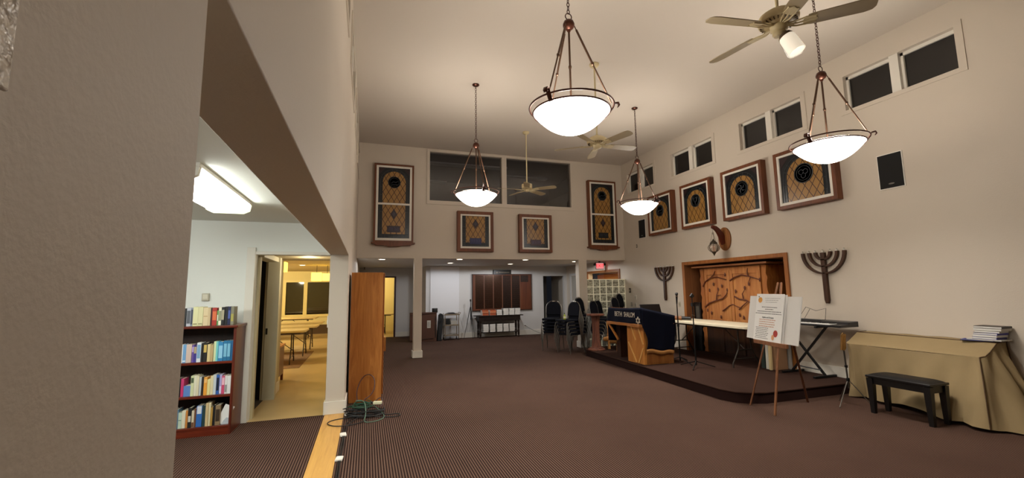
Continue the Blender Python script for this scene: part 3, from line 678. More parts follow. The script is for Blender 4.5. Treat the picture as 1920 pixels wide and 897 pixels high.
def menorah(label, yc, zt):
    """seven branches flat on the right wall; local x runs along the wall"""
    t = thing('menorah', label, 'menorah', (XR, yc, zt-.82), R(-90), 'carved wooden menorahs on the right wall')
    y = -.035
    H = .82
    MB().prism([(-.03, .06), (-.012, 0), (.015, .02), (.022, 0), (.036, .05), (.034, H-.01), (-.034, H-.01)], y-.02, -.002, 'xz').build('stem', MENO, t, bevel=.004)
    for rr, zc in ((.335, H), (.225, H), (.12, H)):
        pts = [(rr*math.cos(PI+PI*i/20), y, zc+rr*1.02*math.sin(PI+PI*i/20)) for i in range(21)]
        mb = MB(); n = len(pts); vs = []; fs = []
        for i, p in enumerate(pts):
            a = PI+PI*i/20; wd = .020+.022*abs(math.cos(a))
            for (dr, dy) in ((-wd/2, -.02), (wd/2, -.02), (wd/2, .03), (-wd/2, .03)):
                vs.append((p[0]+dr*math.cos(a), y+dy, p[2]+dr*math.sin(a)))
        for i in range(n-1):
            for j in range(4): fs.append((i*4+j, i*4+(j+1) % 4, (i+1)*4+(j+1) % 4, (i+1)*4+j))
        fs += [(0, 1, 2, 3), tuple((n-1)*4+j for j in range(4))]
        mb.add(vs, fs).build('branch', MENO, t, bevel=.003)
    CUP = M('glass_cup', '#d8d4c8', .2); 
    for x in (-.335, -.225, -.12, 0, .12, .225, .335):
        cu = MB().lathe([(.010, 0), (.018, .012), (.016, .035), (.013, .035), (.013, .01), (0, .008)], (x, y, H-.008), 12).build('candle_cup', CUP, t)
        MB().ball((x, y, H+.022), .011, 8, (1, 1, 1.5)).build('bulb', M('bulb_dim', '#8c8a7c', .25), cu)
    return t
menorah('large dark wooden menorah on the right wall above the electric keyboard', 4.985, 2.09)
menorah('dark wooden menorah on the right wall left of the wooden recess', 8.925, 2.07)

# bracket with hanging lantern
t = thing('lantern_bracket', 'curved carved wooden bracket on an oval wall plate above the recess', 'bracket', (XR, 6.97, 2.3))
mb = MB(); ov = [(.155*math.cos(2*PI*i/32), .24*math.sin(2*PI*i/32)) for i in range(32)]
mb.prism([(6.97+u, 2.535+v) for u, v in ov], XR-.04, XR, 'yz').build('wall_plate', wood('bracket_plate', '#7a4a24', '#9c6636', 'z', 8), t, world=True, bevel=.008)
pts = [(XR-.03, 6.97, 2.44), (XR-.07, 6.97, 2.52), (XR-.12, 6.97, 2.62), (XR-.18, 6.97, 2.70), (XR-.25, 6.97, 2.755), (XR-.33, 6.97, 2.78)]
mb = MB(); vs = []; fs = []
wid = [.15, .14, .12, .10, .08, .055]
for i, p in enumerate(pts):
    d = Vector(pts[min(i+1, 5)])-Vector(pts[max(i-1, 0)]); d.normalize(); nn = Vector((-d.z, 0, d.x))
    for sx, sy in ((-1, -1), (1, -1), (1, 1), (-1, 1)): q = Vector(p)+nn*sx*wid[i]/2; vs.append((q.x, q.y+sy*.028, q.z))
for i in range(5):
    for j in range(4): fs.append((i*4+j, i*4+(j+1) % 4, (i+1)*4+(j+1) % 4, (i+1)*4+j))
fs += [(0, 1, 2, 3), (20, 21, 22, 23)]
mb.add(vs, fs).build('arm', CHERRY2, t, world=True, bevel=.006)
lx, ly = XR-.315, 6.97
t = thing('hanging_lantern', 'small metal and glass lantern hanging from the carved wooden bracket', 'lantern', (lx, ly, 2.17))
PEW = M('pewter', '#4d463c', .45, .8)
mb = MB(); mb.tube([(lx, ly, 2.752), (lx, ly, 2.66)], .003, 5); mb.ring((lx, ly, 2.645), .018, .004, 14, 5, 'y')
for k in range(3):
    a = 2*PI*k/3; mb.tube([(lx+.015*math.cos(a), ly+.015*math.sin(a), 2.64), (lx+.055*math.cos(a), ly+.055*math.sin(a), 2.47)], .003, 5)
mb.build('chain', PEW, t, world=True)
MB().lathe([(0, 2.53), (.012, 2.52), (.02, 2.50), (.05, 2.47), (.07, 2.445), (.075, 2.43), (.06, 2.425), (0, 2.425)], (lx, ly, 0), 20).build('cap', PEW, t, world=True)
MB().lathe([(.055, 2.425), (.085, 2.40), (.105, 2.36), (.10, 2.32), (.075, 2.285), (.045, 2.265), (.04, 2.265), (.07, 2.29), (.095, 2.32), (.10, 2.36), (.08, 2.395), (.05, 2.42)], (lx, ly, 0), 20).build('glass', M('lantern_glass', '#b8aa98', .1, alpha=.45), t, world=True)
mb = MB()
for k in range(8):
    a = 2*PI*k/8; mb.tube([(lx+r_*math.cos(a), ly+r_*math.sin(a), z) for r_, z in ((.058, 2.425), (.088, 2.40), (.108, 2.36), (.103, 2.32), (.078, 2.285), (.046, 2.262))], .005, 5)
mb.build('ribs', PEW, t, world=True)
MB().lathe([(.05, 2.27), (.045, 2.255), (.02, 2.22), (.012, 2.20), (0, 2.175)], (lx, ly, 0), 16).build('finial', PEW, t, world=True)
MB().lathe([(.022, 2.27), (.022, 2.38), (0, 2.39)], (lx, ly, 0), 12).build('candle', M('lantern_candle', '#d9a98a', .5, emit='#ffb890', es=.4), t, world=True)

# ================================================================== PENDANT LAMPS AND FANS
BOWL = M('bowl_glass', '#fff8e6', .4, emit='#fff7ec', es=17.)
PEND_G = 'alabaster bowl pendants'
def pendant(label, x, y, phis, zr=3.2):
    t = thing('pendant_lamp', label, 'pendant lamp', (x, y, ZC), 0, PEND_G)
    z = zr-ZC; zb = 4.03-ZC
    MB().lathe([(0, 0), (.06, 0), (.062, -.012), (.045, -.028), (.015, -.036), (0, -.038)], (0, 0, 0), 20).build('canopy', BRONZE, t)
    mb = MB(); zz = -.036; i = 0; zend = zb+.115
    n = int((zz-zend)/.036); step = (zz-zend)/n
    for k in range(n):
        c = zz-step*(k+.5); hl = step*.62
        pts = []
        for j in range(10):
            a = 2*PI*j/10; u = .013*math.cos(a); w_ = hl*math.sin(a)
            pts.append((u, 0, c+w_) if k % 2 else (0, u, c+w_))
        mb.tube(pts, .0040, 5, True)
    mb.build('chain', BRONZE, t)
    MB().ring((0, 0, zb+.085), .032, .005, 20, 6, 'y').build('loop', BRONZE, t)
    MB().lathe([(0, .055), (.02, .052), (.045, .035), (.055, .008), (.055, -.012), (.042, -.035), (.02, -.05), (.018, -.062), (.012, -.07), (0, -.072)], (0, 0, zb), 20).build('hub', BRONZE, t)
    MB().tube([(0, 0, zb-.07), (0, 0, z-.10)], .010, 8).ball((0, 0, zb-.42), .016, 8, (1, 1, 1.5)).build('centre_rod', BRONZE2, t)
    rr = .385
    for ph in phis:
        a = R(ph); ca, sa = math.cos(a), math.sin(a)
        p0 = Vector((.05*ca, .05*sa, zb-.005)); p1 = Vector((rr*ca*.96, rr*sa*.96, z+.05)); pm = p0.lerp(p1, .5)
        mb = MB(); mb.tube([p0, p0.lerp(p1, .06)], .005, 6); mb.tube([p0.lerp(p1, .06), pm], .010, 8); mb.tube([pm, p0.lerp(p1, .95)], .0075, 8); mb.ball(pm, .015, 8, (1, 1, 1.3)); mb.tube([p0.lerp(p1, .95), p1], .005, 6)
        mb.build('rod', BRONZE2, t)
        # scrolled clip: flat strap over the rings ending in a curl outside
        prof = [(rr-.035, z-.045), (rr-.02, z-.02), (rr+.0, z+.012), (rr+.012, z+.045), (rr+.045, z+.05), (rr+.055, z+.025), (rr+.04, z+.012)]
        mb = MB(); vs = []; fs = []
        for (q, w_) in prof:
            for s in (-1, 1): vs.append((q*ca-s*.02*sa, q*sa+s*.02*ca, w_))
        for i2 in range(len(prof)-1): fs.append((i2*2, i2*2+1, i2*2+3, i2*2+2))
        mb.add(vs, fs).build('clip', BRONZE, t, solid=.008)
    MB().ring((0, 0, z+.012), rr, .0085, 56, 8).build('outer_ring', BRONZE, t)
    MB().ring((0, 0, z-.035), rr-.032, .0075, 56, 8).build('inner_ring', BRONZE, t)
    rb = rr-.036
    prof = []
    for i in range(15):
        q = 1-i/14; prof.append((rb*q, z-.03-.20*(1-q**2.2)))
    inner = [(max(r_-.006, 0), w_+.006) for r_, w_ in reversed(prof)]
    MB().lathe(prof+inner, (0, 0, 0), 48).build('bowl', BOWL, t)
    return t
pendant('glowing bowl pendant nearest the camera, large in the upper middle', 1.75, 3.44, (-20, 100, 214))
pendant('glowing bowl pendant hanging before the left upper window of the far wall', 1.724, 7.0, (155, 275, 35))
pendant('glowing bowl pendant near the far right corner, before the right wall pictures', 4.985, 7.05, (165, 285, 45))
pendant('glowing bowl pendant hanging before the nearest right wall picture and clerestory windows', 5.06, 3.45, (-52, 68, 188))
for i, (x, y) in enumerate(((1.75, 3.44), (1.724, 7.0), (4.985, 7.05), (5.06, 3.45))):
    for nm, dz, en, rad in (('up', .05, 30, .12),):
        l = bpy.data.lights.new('pendant_bulb', 'POINT'); l.energy = en; l.color = (1, .92, .84); l.shadow_soft_size = rad
        lo = bpy.data.objects.new('pendant_bulb', l); C.objects.link(lo); lo.location = (x, y, 3.2+dz)
    l = bpy.data.lights.new('pendant_downlight', 'SPOT'); l.energy = 150 if x > 4 and y < 5 else 200; l.color = (1, .925, .845); l.spot_size = R(160); l.spot_blend = 1.; l.shadow_soft_size = .2
    lo = bpy.data.objects.new('pendant_downlight', l); C.objects.link(lo); lo.location = (x, y, 2.93)

def fan(label, x, y, phase, boxy=False, shade=False, n=5, canopy_only=None):
    t = thing('ceiling_fan', label, 'ceiling fan', (x, y, ZC), 0, 'cream ceiling fans')
    z = 3.80-ZC
    MB().lathe([(0, 0), (.075, 0), (.078, -.02), (.06, -.045), (.02, -.06), (0, -.06)], n=20).build('canopy', CREAM, t)
    MB().tube([(0, 0, -.055), (0, 0, z+.13)], .013, 10).build('downrod', CREAM, t)
    if boxy:
        mo = MB().lathe([(0, .145), (.02, .145), (.025, .12), (.11, .115), (.125, .10), (.125, .02), (.10, .0), (.05, -.01), (.05, -.05), (.03, -.06), (0, -.06)], (0, 0, z), 8).build('motor', CREAM, t, angle=25)
    else:
        mo = MB().lathe([(0, .16), (.02, .16), (.03, .13), (.10, .115), (.145, .085), (.16, .05), (.155, .02), (.12, .005), (.07, -.005), (.065, -.05), (.05, -.065), (0, -.07)], (0, 0, z), 32).build('motor', CREAM, t)
        mb = MB()
        for k in range(28):
            a = 2*PI*k/28; mb.cbox((.125*math.cos(a), .125*math.sin(a), z+.009), (.035, .008, .012), Matrix.Rotation(a, 3, 'Z'))
        mb.build('vents', M('fan_vent', '#4a3a22', .7), mo)
    for k in range(n):
        a = R(phase+k*360/n); rot = Matrix.Rotation(a, 4, 'Z') @ Matrix.Translation((0, 0, z-.012)) @ Matrix.Rotation(R(-13), 4, 'X')
        poly = [(.21, -.055), (.24, -.062), (.60, -.072), (.655, -.06), (.675, -.03), (.675, .03), (.655, .06), (.60, .072), (.24, .062), (.21, .055)]
        mb = MB(); mb.prism(poly, -.004, .004, 'xy'); mb.v = [tuple(rot @ Vector(p)) for p in mb.v]
        bl = mb.build('blade', BLADE, t, bevel=.002, seg=1)
        mb = MB(); 
        for s in (-1, 0, 1): mb.tube([(.06, s*.012, 0), (.13, s*.03, -.012), (.20, s*.04, -.006), (.27, s*.035, -.006)], .007, 6)
        mb.prism([(.19, -.05), (.26, -.03), (.28, 0), (.26, .03), (.19, .05), (.17, 0)], -.010, -.004, 'xy')
        mb.v = [tuple(rot @ Vector(p)) for p in mb.v]
        mb.build('blade_arm', CREAM, bl)
    if shade:
        lk = MB().lathe([(0, -.065), (.05, -.065), (.055, -.085), (.04, -.105), (0, -.108)], (0, 0, z), 20).build('light_kit', CREAM, t)
        ax = Vector((.22, -.36, -1)).normalized(); q = Vector((0, 0, -1)).rotation_difference(ax).to_matrix()
        p = Vector((.02, -.03, z-.10))
        MB().lathe([(0, 0), (.045, 0), (.055, -.02), (.055, -.035), (0, -.035)], p, 20, q).build('socket', M('socket_bronze', '#5c4a38', .5, .4), lk)
        MB().lathe([(.02, -.03), (.056, -.032), (.062, -.05), (.066, -.20), (.060, -.20), (.055, -.06), (.02, -.045)], p, 24, q).build('lamp_shade', M('frosted_shade', '#efe9dc', .4, emit='#fff0d8', es=.55), lk)
    return t
fan('cream five-blade ceiling fan nearest the camera, with one white glass shade', 3.33, 2.58, 27, shade=True)
fan('cream five-blade ceiling fan behind the largest bowl pendant', 3.37, 5.78, -2)
fan('cream ceiling fan with boxy motor before the right upper window', 3.36, 8.9, 33, boxy=True)

# alcove downlights
DL = M('downlight_glow', '#fff4e0', .5, emit='#fff1dc', es=14.)
def downlight(x, y, label, power, zc=2.4, col=(.96, .97, 1.)):
    t = thing('recessed_light', label, 'ceiling light', (x, y, zc), 0, 'recessed ceiling lights')
    MB().lathe([(.105, 0), (.105, -.008), (.085, -.012), (.08, -.004), (.08, 0)], n=24).build('trim_ring', WHITE, t)
    MB().lathe([(0, -.002), (.08, -.002), (.08, -.006), (0, -.008)], n=24).build('lens', DL, t)
    if power:
        l = bpy.data.lights.new('downlight', 'SPOT'); l.energy = power*1.25; l.spot_size = R(176); l.spot_blend = .12; l.color = col; l.shadow_soft_size = .06
        lo = bpy.data.objects.new('downlight', l); C.objects.link(lo); lo.location = (x, y, zc-.05)
for (x, y, lb, pw) in ((.36, 11.6, 'glowing recessed ceiling light above the oak cabinet, leftmost in the alcove', 13), (2.355, 12.87, 'glowing recessed ceiling light before the bright wall panel, rear row', 34), (2.33, 11.34, 'glowing recessed ceiling light right of the left post, front row', 15), (4.364, 13.2, 'glowing recessed ceiling light before the memorial board, rear row', 34), (4.18, 11.31, 'glowing recessed ceiling light in the middle of the alcove, front row', 15), (6.0, 11.9, 'glowing recessed ceiling light just left of the right post', 18)):
    downlight(x, y, lb, pw)
downlight(-1.84, 14.3, 'glowing recessed ceiling light in the yellow dining room', 0)
o = thing('sprinkler', 'small brass sprinkler head below the alcove ceiling at far left', 'sprinkler', (-.08, 15.6, 2.4))
MB().lathe([(0, 0), (.03, 0), (.03, -.01), (.012, -.012), (.012, -.06), (.03, -.065), (.03, -.07), (0, -.07)], n=12).build('head', M('brass_dull', '#6a5a3a', .4, .8), o)

# ================================================================== ALCOVE FURNITURE
# memorial board
t = thing('memorial_board', 'large dark wooden memorial board with rows of small brass name plates', 'memorial board', (4.48, 14.5, .88))
x0, x1, z0, z1 = 3.42, 5.54, .885, 2.10
MB().box(x0, 14.45, z0, x1, 14.5, z1).build('board', wood('board_brown', '#4f2614', '#6f3a1f', 'z', 6), t, world=True, bevel=.004)
MB().box(x0-.02, 14.44, z0-.02, x1+.02, 14.5, z0).box(x0-.02, 14.44, z1, x1+.02, 14.5, z1+.02).box(x0-.02, 14.44, z0, x0, 14.5, z1).box(x1, 14.44, z0, x1+.02, 14.5, z1).build('frame', DARKWOOD, t, world=True)
PLQ = M('name_plate_dark', '#37261a', .3, .8); PLQ2 = M('name_plate_black', '#1e1712', .35, .6)
cw = .315; nr = 34
for c in range(6):
    mb = MB(); xa = x0+.06+c*(cw+.012)
    for r_ in range(nr):
        if c == 5 and r_ > 6: break
        zt = z1-.03-r_*(1.13/nr)
        mb.box(xa+.03, 14.442, zt-.026, xa+cw+.004, 14.45, zt)
    mb.build('name_plate_column', PLQ if c < 3 else PLQ2, t, world=True)
    mb = MB()
    for r_ in range(nr):
        zt = z1-.03-r_*(1.13/nr)
        mb.box(xa+.006, 14.444, zt-.02, xa+.022, 14.45, zt-.006)
    mb.build('indicator_lights', M('indicator_dim', '#7c6048', .5), t, world=True)
hd = MB().box(4.15, 14.43, 2.10, 4.80, 14.5, 2.265).build('header', M('header_black', '#14100d', .4), t, world=True, bevel=.006)
mb = MB(); mb.box(4.25, 14.424, 2.15, 4.30, 14.43, 2.20)
for k in range(14):
    xx = 4.34+k*.028; mb.box(xx, 14.426, 2.165, xx+.018, 14.43, 2.19)
mb.build('lettering', M('header_letters', '#7a6c58', .5), hd, world=True)

# hall table with book stacks
CONSOLE = wood('console_wood', '#150c09', '#24150e', 'x', 10, .4)
t = thing('console_table', 'dark wooden console table with turned legs and lower shelf below memorial board', 'table', (4.25, 14.2, 0))
MB().box(3.42, 13.98, .705, 5.06, 14.42, .735).build('tabletop', CONSOLE, t, world=True, bevel=.006)
MB().box(3.52, 14.02, .55, 4.96, 14.38, .705).build('apron', CONSOLE, t, world=True)
for xx in (3.72, 4.28): 
    d = MB().box(xx, 14.008, .575, xx+.5, 14.022, .685).build('drawer', CONSOLE, t, world=True, bevel=.003)
    MB().ball((xx+.25, 14.0, .63), .014, 8).build('knob', BLACKM, d, world=True)
MB().box(3.56, 14.04, .165, 4.92, 14.36, .19).build('lower_shelf', CONSOLE, t, world=True)
for xx in (3.57, 4.91):
    for yy in (14.06, 14.34):
        MB().lathe([(.02, 0), (.028, .03), (.02, .05), (.033, .09), (.035, .22), (.022, .25), (.03, .29), (.036, .40), (.025, .47), (.033, .5), (.038, .52), (.038, .56)], (xx, yy, 0), 12).build('leg', CONSOLE, t, world=True)
def flatbook(x, y, z, w, d, h, colr, label, group, rz=0.):
    o = MB().box(-w/2, -d/2, 0, w/2, d/2, .003).box(-w/2, -d/2, h-.003, w/2, d/2, h).box(-w/2, d/2-.004, .003, w/2, d/2, h-.003).build('book', col_mat(colr))
    MB().box(-w/2+.003, -d/2+.002, .003, w/2-.003, d/2-.004, h-.003).build('pages', M('pages_bright', '#e6e4dd', .8), o)
    o.location = (x, y, z); o.rotation_euler = (0, 0, rz)
    tag(o, label, 'book', group)
NUMW = ['bottom', 'second from bottom', 'third from bottom', 'fourth from bottom', 'fifth from bottom', 'sixth from bottom', 'top']
def stack(x, y, z, n, h, cols, name, group, w=.185, d=.25):
    for i in range(n):
        pos = 'topmost' if i == n-1 else 'lowest' if i == 0 else ORD[i+1]+' from bottom'
        cn, cc = cols[i % len(cols)]
        flatbook(x+random.uniform(-.006, .006), y+random.uniform(-.006, .006), z+i*(h+.0004)+.0005, w, d, h, cc, '%s book, %s in the %s' % (cn, pos, name), group, random.uniform(-.03, .03)+(PI if 'orange' in name else 0))
GR = [('dark covered', '#262423'), ('dark grey', '#2c2a2b'), ('charcoal', '#32302e')]
topz = .735
for i, (xx, nm) in enumerate(((3.76, 'leftmost orange stack on the console table'), (4.02, 'second orange stack on the console table'))):
    stack(xx, 14.2, topz, 4, .042, [('orange', '#a8512c'), ('orange brown', '#94482a'), ('peach', '#c47a52')], nm, 'books on the console table', w=.21)
for i, (xx, n) in enumerate(((4.245, 5), (4.475, 6), (4.685, 6), (4.89, 6))):
    stack(xx, 14.2, topz, n, .036, GR, '%s white-edged stack on the console table' % ORD[i+1], 'books on the console table')
for i, xx in enumerate((3.77, 4.0, 4.245, 4.465, 4.68)):
    stack(xx, 14.18, .19, 7, .037, GR, '%s stack on the lower shelf' % ORD[i+1], 'books on the console table shelf')
# tripod
t = thing('tripod', 'slim black tripod with small head standing left of the memorial board', 'tripod', (3.3, 14.3, 0))
tx, ty = 3.31, 14.32
for (fx, fy) in ((3.06, 14.22), (3.33, 14.08), (3.47, 14.42)): MB().tube([(fx, fy, 0), ((fx+tx)/2, (fy+ty)/2, .5), (tx+(fx-tx)*.07, ty+(fy-ty)*.07, .98)], [.006, .010, .014], 8).build('leg', BLACKM, t, world=True)
MB().tube([(tx, ty, .6), (tx, ty, 1.2)], .011, 8).box(tx-.02, ty-.02, .96, tx+.02, ty+.02, 1.02).build('column', BLACKM, t, world=True)
MB().box(tx-.02, ty-.025, 1.2, tx+.02, ty+.02, 1.225).ball((tx, ty, 1.25), .028, 8).build('head', BLACK, t, world=True)
# big brown carton
t = thing('cardboard_box', 'large flat brown cardboard box with black tape and white label, behind the left post', 'box', (1.75, 13.98, 0))
MB().box(1.30, 13.88, 0, 2.12, 14.06, .90).build('carton', M('cardboard', '#4f3122', .85, var=.1, vscale=5), t, world=True, bevel=.006)
mb = MB(); mb.beam((1.30, 13.876, .83), (2.10, 13.876, .88), .03, .006); mb.beam((1.30, 13.876, .05), (2.02, 13.876, .10), .03, .006); mb.beam((2.08, 13.876, .12), (2.08, 13.876, .78), .025, .006)
mb.build('tape', BLACK, t, world=True)
lb_ = MB().box(1.82, 13.872, .42, 1.93, 13.88, .65).build('label_sheet', M('label_paper', '#b9b4a8', .7), t, world=True)
mb = MB()
for k in range(6): mb.box(1.835, 13.8705, .46+k*.028, 1.90 if k % 2 else 1.915, 13.872, .468+k*.028)
mb.build('print', BLACK, lb_, world=True)
t = thing('speaker_case', 'tall black padded bag leaning beside the brown cardboard box', 'bag', (2.22, 13.95, 0))
MB().prism([(2.14, 0), (2.27, 0), (2.33, .78), (2.30, .84), (2.24, .86), (2.19, .80)], 13.86, 14.04, 'xz').build('body', M('bag_black', '#121213', .7), t, world=True, bevel=.015)
MB().tube([(2.2, 13.855, .55), (2.23, 13.82, .6), (2.25, 13.82, .7), (2.25, 13.855, .75)], .008, 6).build('handle', BLACK, t, world=True)
o = MB().lathe([(0, .92), (.085, .92), (.09, .93), (.09, 1.05), (.085, 1.06), (0, 1.06)], (2.2, 14.05, -.02), 20); o = o.build('canister', BLACK, origin=(2.06, 14.0, .9)); o.location = (2.07, 13.97, .882)
o.data.transform(Matrix.Translation((-.14, -.05, -.0))); tag(o, 'short black cylinder standing on top of the brown cardboard box', 'canister')
# utility cart
t = thing('utility_cart', 'grey metal rolling cart with three shelves beside the tripod', 'cart', (2.62, 14.15, 0))
GM = M('cart_grey', '#8a7c68', .4, .5)
for xx in (2.40, 2.84):
    for yy in (13.98, 14.32):
        p = MB().tube([(xx, yy, .07), (xx, yy, .84)], .013, 8).build('post', GM, t, world=True)
        MB().lathe([(0, -.012), (.035, -.012), (.035, .012), (0, .012)], (xx, yy, .036), 14, Matrix.Rotation(R(90), 3, 'Y')).build('caster', BLACK, p, world=True)
for zz in (.13, .45, .78): MB().box(2.385, 13.965, zz, 2.855, 14.335, zz+.02).box(2.385, 13.965, zz+.02, 2.855, 13.972, zz+.045).build('shelf', GM, t, world=True, bevel=.003)
MB().tube([(2.86, 13.99, .78), (2.90, 13.99, .86), (2.90, 14.31, .86), (2.86, 14.31, .78)], .011, 8).build('handle', GM, t, world=True)
o = MB().prism([(2.44, .802), (2.80, .802), (2.78, .83), (2.70, .865), (2.55, .865), (2.46, .835)], 14.02, 14.25, 'xz').build('black_case', BLACK, bevel=.01); tag(o, 'black rounded case lying on the top shelf of the rolling cart', 'case')
o = MB().box(2.45, 14.0, .471, 2.56, 14.2, .68).build('black_speaker', BLACK, bevel=.012); tag(o, 'small black speaker box on the middle shelf of the rolling cart', 'speaker')
o = MB().box(2.60, 14.05, .471, 2.80, 14.25, .60).build('white_carton', M('carton_white', '#a9a49a', .7), bevel=.004); tag(o, 'pale carton beside the black speaker on the rolling cart', 'carton')
mb = MB()
for k in range(3): mb.ring((2.55+k*.07, 14.1, .165+.016*k), .10, .009, 24, 6)
o = mb.build('coiled_cable', M('cable_grey', '#8f8c86', .5)); tag(o, 'coiled pale cable on the bottom shelf of the rolling cart', 'cable')
# outlet with cord
t = thing('wall_outlet', 'white wall outlet with plugged cord right of the console table', 'outlet', (5.3, 14.5, .32))
MB().box(5.265, 14.49, .24, 5.335, 14.5, .36).build('plate', WHITE, t, world=True)
MB().box(5.285, 14.465, .31, 5.315, 14.49, .34).build('socket', BLACK, t, world=True)
o = MB().tube([(5.3, 14.462, .325), (5.4, 14.42, .25), (5.6, 14.35, .13), (5.85, 14.2, .03), (6.1, 14.0, .006)], .006, 6).build('extension_cord', BLACK); tag(o, 'thin black cord drooping from the alcove outlet to the floor', 'cord')

# glass block half wall between right post and wall
t = thing('glass_block_partition', 'half-height glass block partition between right post and right wall', 'partition', (6.35, 10.75, 0))
GB = bpy.data.materials.new('glass_block'); GB.use_nodes = True; nt = GB.node_tree; b_ = nt.nodes['Principled BSDF']
tc = nt.nodes.new('ShaderNodeTexCoord'); wv = nt.nodes.new('ShaderNodeTexNoise'); wv.inputs['Scale'].default_value = 9; wv.inputs['Detail'].default_value = 1.; wv.inputs['Distortion'].default_value = 2.2
nt.links.new(tc.outputs['Object'], wv.inputs['Vector'])
cr = nt.nodes.new('ShaderNodeValToRGB'); e = cr.color_ramp.elements; e[0].position = .38; e[0].color = (*lin('#6a6452'), 1); e[1].position = .60; e[1].color = (*lin('#b5b098'), 1)
nt.links.new(wv.outputs['Fac'], cr.inputs[0]); nt.links.new(cr.outputs[0], b_.inputs['Base Color']); b_.inputs['Roughness'].default_value = .15; b_.inputs['Alpha'].default_value = .8
nt.links.new(cr.outputs[0], b_.inputs['Emission Color']); b_.inputs['Emission Strength'].default_value = .12  # faint glow stands for annex light coming through the blocks
bp = nt.nodes.new('ShaderNodeBump'); bp.inputs['Strength'].default_value = .8; bp.inputs['Distance'].default_value = .01; nt.links.new(wv.outputs['Fac'], bp.inputs['Height']); nt.links.new(bp.outputs[0], b_.inputs['Normal'])
nb, nz = 6, 9; bw = (6.958-5.745)/nb; bh = 1.815/nz
mb = MB()
for i in range(nb+1): mb.box(5.745+max(0, i*bw-.011), 10.702, 0, 5.745+i*bw+.011 if i < nb else 6.958, 10.79, 1.82)
for j in range(nz+1): mb.box(5.745, 10.703, max(0, j*bh-.011), 6.958, 10.789, j*bh+.011)
mb.build('grout', M('grout', '#e6e0c8', .7, emit='#e8e0c0', es=.15), t, world=True)  # grout glows slightly to look brighter, it is no light source
for i in range(nb):
    for j in range(nz):
        MB().box(5.745+i*bw+.0115, 10.708, j*bh+.0115, 5.745+(i+1)*bw-.0115, 10.785, (j+1)*bh-.0115).build('glass_block', GB, t, world=True, bevel=.012)
# exit sign
t = thing('exit_sign', 'red lit exit sign with two dark emergency lamp heads above the amber window', 'exit sign', (6.8, 11.75, 2.12))
MB().box(6.62, 11.72, 2.15, 6.90, 11.78, 2.36).build('housing', M('exit_housing', '#6a605c', .5), t, world=True, bevel=.005)
fc = MB().box(6.635, 11.714, 2.165, 6.885, 11.721, 2.345).build('face', M('exit_face', '#e0c4c0', .5, emit='#ff9aa0', es=.55), t, world=True)
vs, fs = text('EXIT', .13, .003)
MB().add(vs, fs, Matrix.Translation((6.76, 11.711, 2.255)) @ Matrix.Rotation(R(90), 4, 'X')).build('lettering', M('exit_red', '#d0101c', .5, emit='#ff1a2a', es=1.3), fc, world=True)
for xx in (6.59, 6.93): MB().lathe([(0, -.03), (.03, -.03), (.036, .02), (.02, .04), (0, .04)], (xx, 11.74, 2.30), 14, Matrix.Rotation(R(70), 3, 'X')).build('lamp_head', BLACKM, t, world=True)
MB().box(6.74, 11.73, 2.36, 6.79, 11.77, 2.40).build('mount', BLACKM, t, world=True)

# ================================================================== STACKING CHAIRS
def chair_proto():
    t = thing('stacking_chair', '', 'chair', (0, 0, 0))
    # seat: padded, front is -y
    prof = [(-.205, -.20), (-.19, -.222), (.19, -.222), (.205, -.20), (.195, .19), (.17, .21), (-.17, .21), (-.195, .19)]
    MB().prism(prof, .44, .49, 'xy').build('seat', SEATF, t, bevel=.016)
    n = 14; poly = [(-.19, .56), (.19, .56)]
    poly += [(.19*math.cos(PI*i/n), .74+.17*math.sin(PI*i/n)) for i in range(n+1)]
    mb = MB().prism(poly, -.02, .02, 'xz'); tilt = Matrix.Translation((0, .215, .5)) @ Matrix.Rotation(R(-9), 4, 'X') @ Matrix.Translation((0, 0, -.5)); mb.v = [tuple(tilt @ Vector(p)) for p in mb.v]
    mb.build('backrest', SEATF, t, bevel=.012)
    pts = [(-.205, 0, .46), (-.208, 0, .74)]+[(-.208*math.cos(PI*i/n), 0, .74+.19*math.sin(PI*i/n)) for i in range(1, n)]+[(.208, 0, .74), (.205, 0, .46)]
    MB().tube([tilt @ Vector(p) for p in pts], .0115, 8).build('back_frame', CHROME, t)
    mb = MB().cbox((0, -.0, .915), (.085, .03, .03)); mb.v = [tuple(tilt @ Vector(p)) for p in mb.v]; mb.build('handle', CHROME2, t, bevel=.008)
    for s in (-1, 1):
        MB().tube([(s*.225, -.235, 0), (s*.215, -.215, .30), (s*.205, -.19, .405), (s*.20, -.15, .43), (s*.20, .05, .432)], .0105, 8).build('leg', CHROME, t)
        MB().tube([(s*.225, .255, 0), (s*.214, .225, .30), (s*.208, .205, .44), (s*.206, .21, .47)], .0105, 8).build('leg', CHROME, t)
    return t
cp = chair_proto(); first = [True]
def chair_stack(x, y, ang, n, desc, z=0., dz=.083):
    dirv = Vector((math.sin(ang), -math.cos(ang)))
    for i in range(n):
        p = Vector((x, y))+dirv*.028*i
        pos = ('topmost' if i == n-1 else 'lowest' if i == 0 else ORD[i+1]+' from bottom')
        lb = 'navy padded chair, %s in the %s' % (pos, desc)
        if first[0]:
            cp.location = (p.x, p.y, z+i*dz); cp.rotation_euler = (0, 0, ang); cp['label'] = lb; cp['group'] = 'stacked navy banquet chairs'; first[0] = False
        else: dup(cp, (p.x, p.y, z+i*dz), ang, lb, 'stacked navy banquet chairs')
chair_stack(4.66, 10.62, R(-38), 5, 'leftmost chair stack')
chair_stack(4.83, 9.92, R(-72), 5, 'front chair stack facing left')
chair_stack(5.40, 10.32, R(28), 6, 'tall chair stack before right post')
chair_stack(5.62, 9.9, R(32), 5, 'chair stack behind the round pedestal')
chair_stack(6.04, 10.4, R(32), 5, 'middle chair stack before glass blocks')
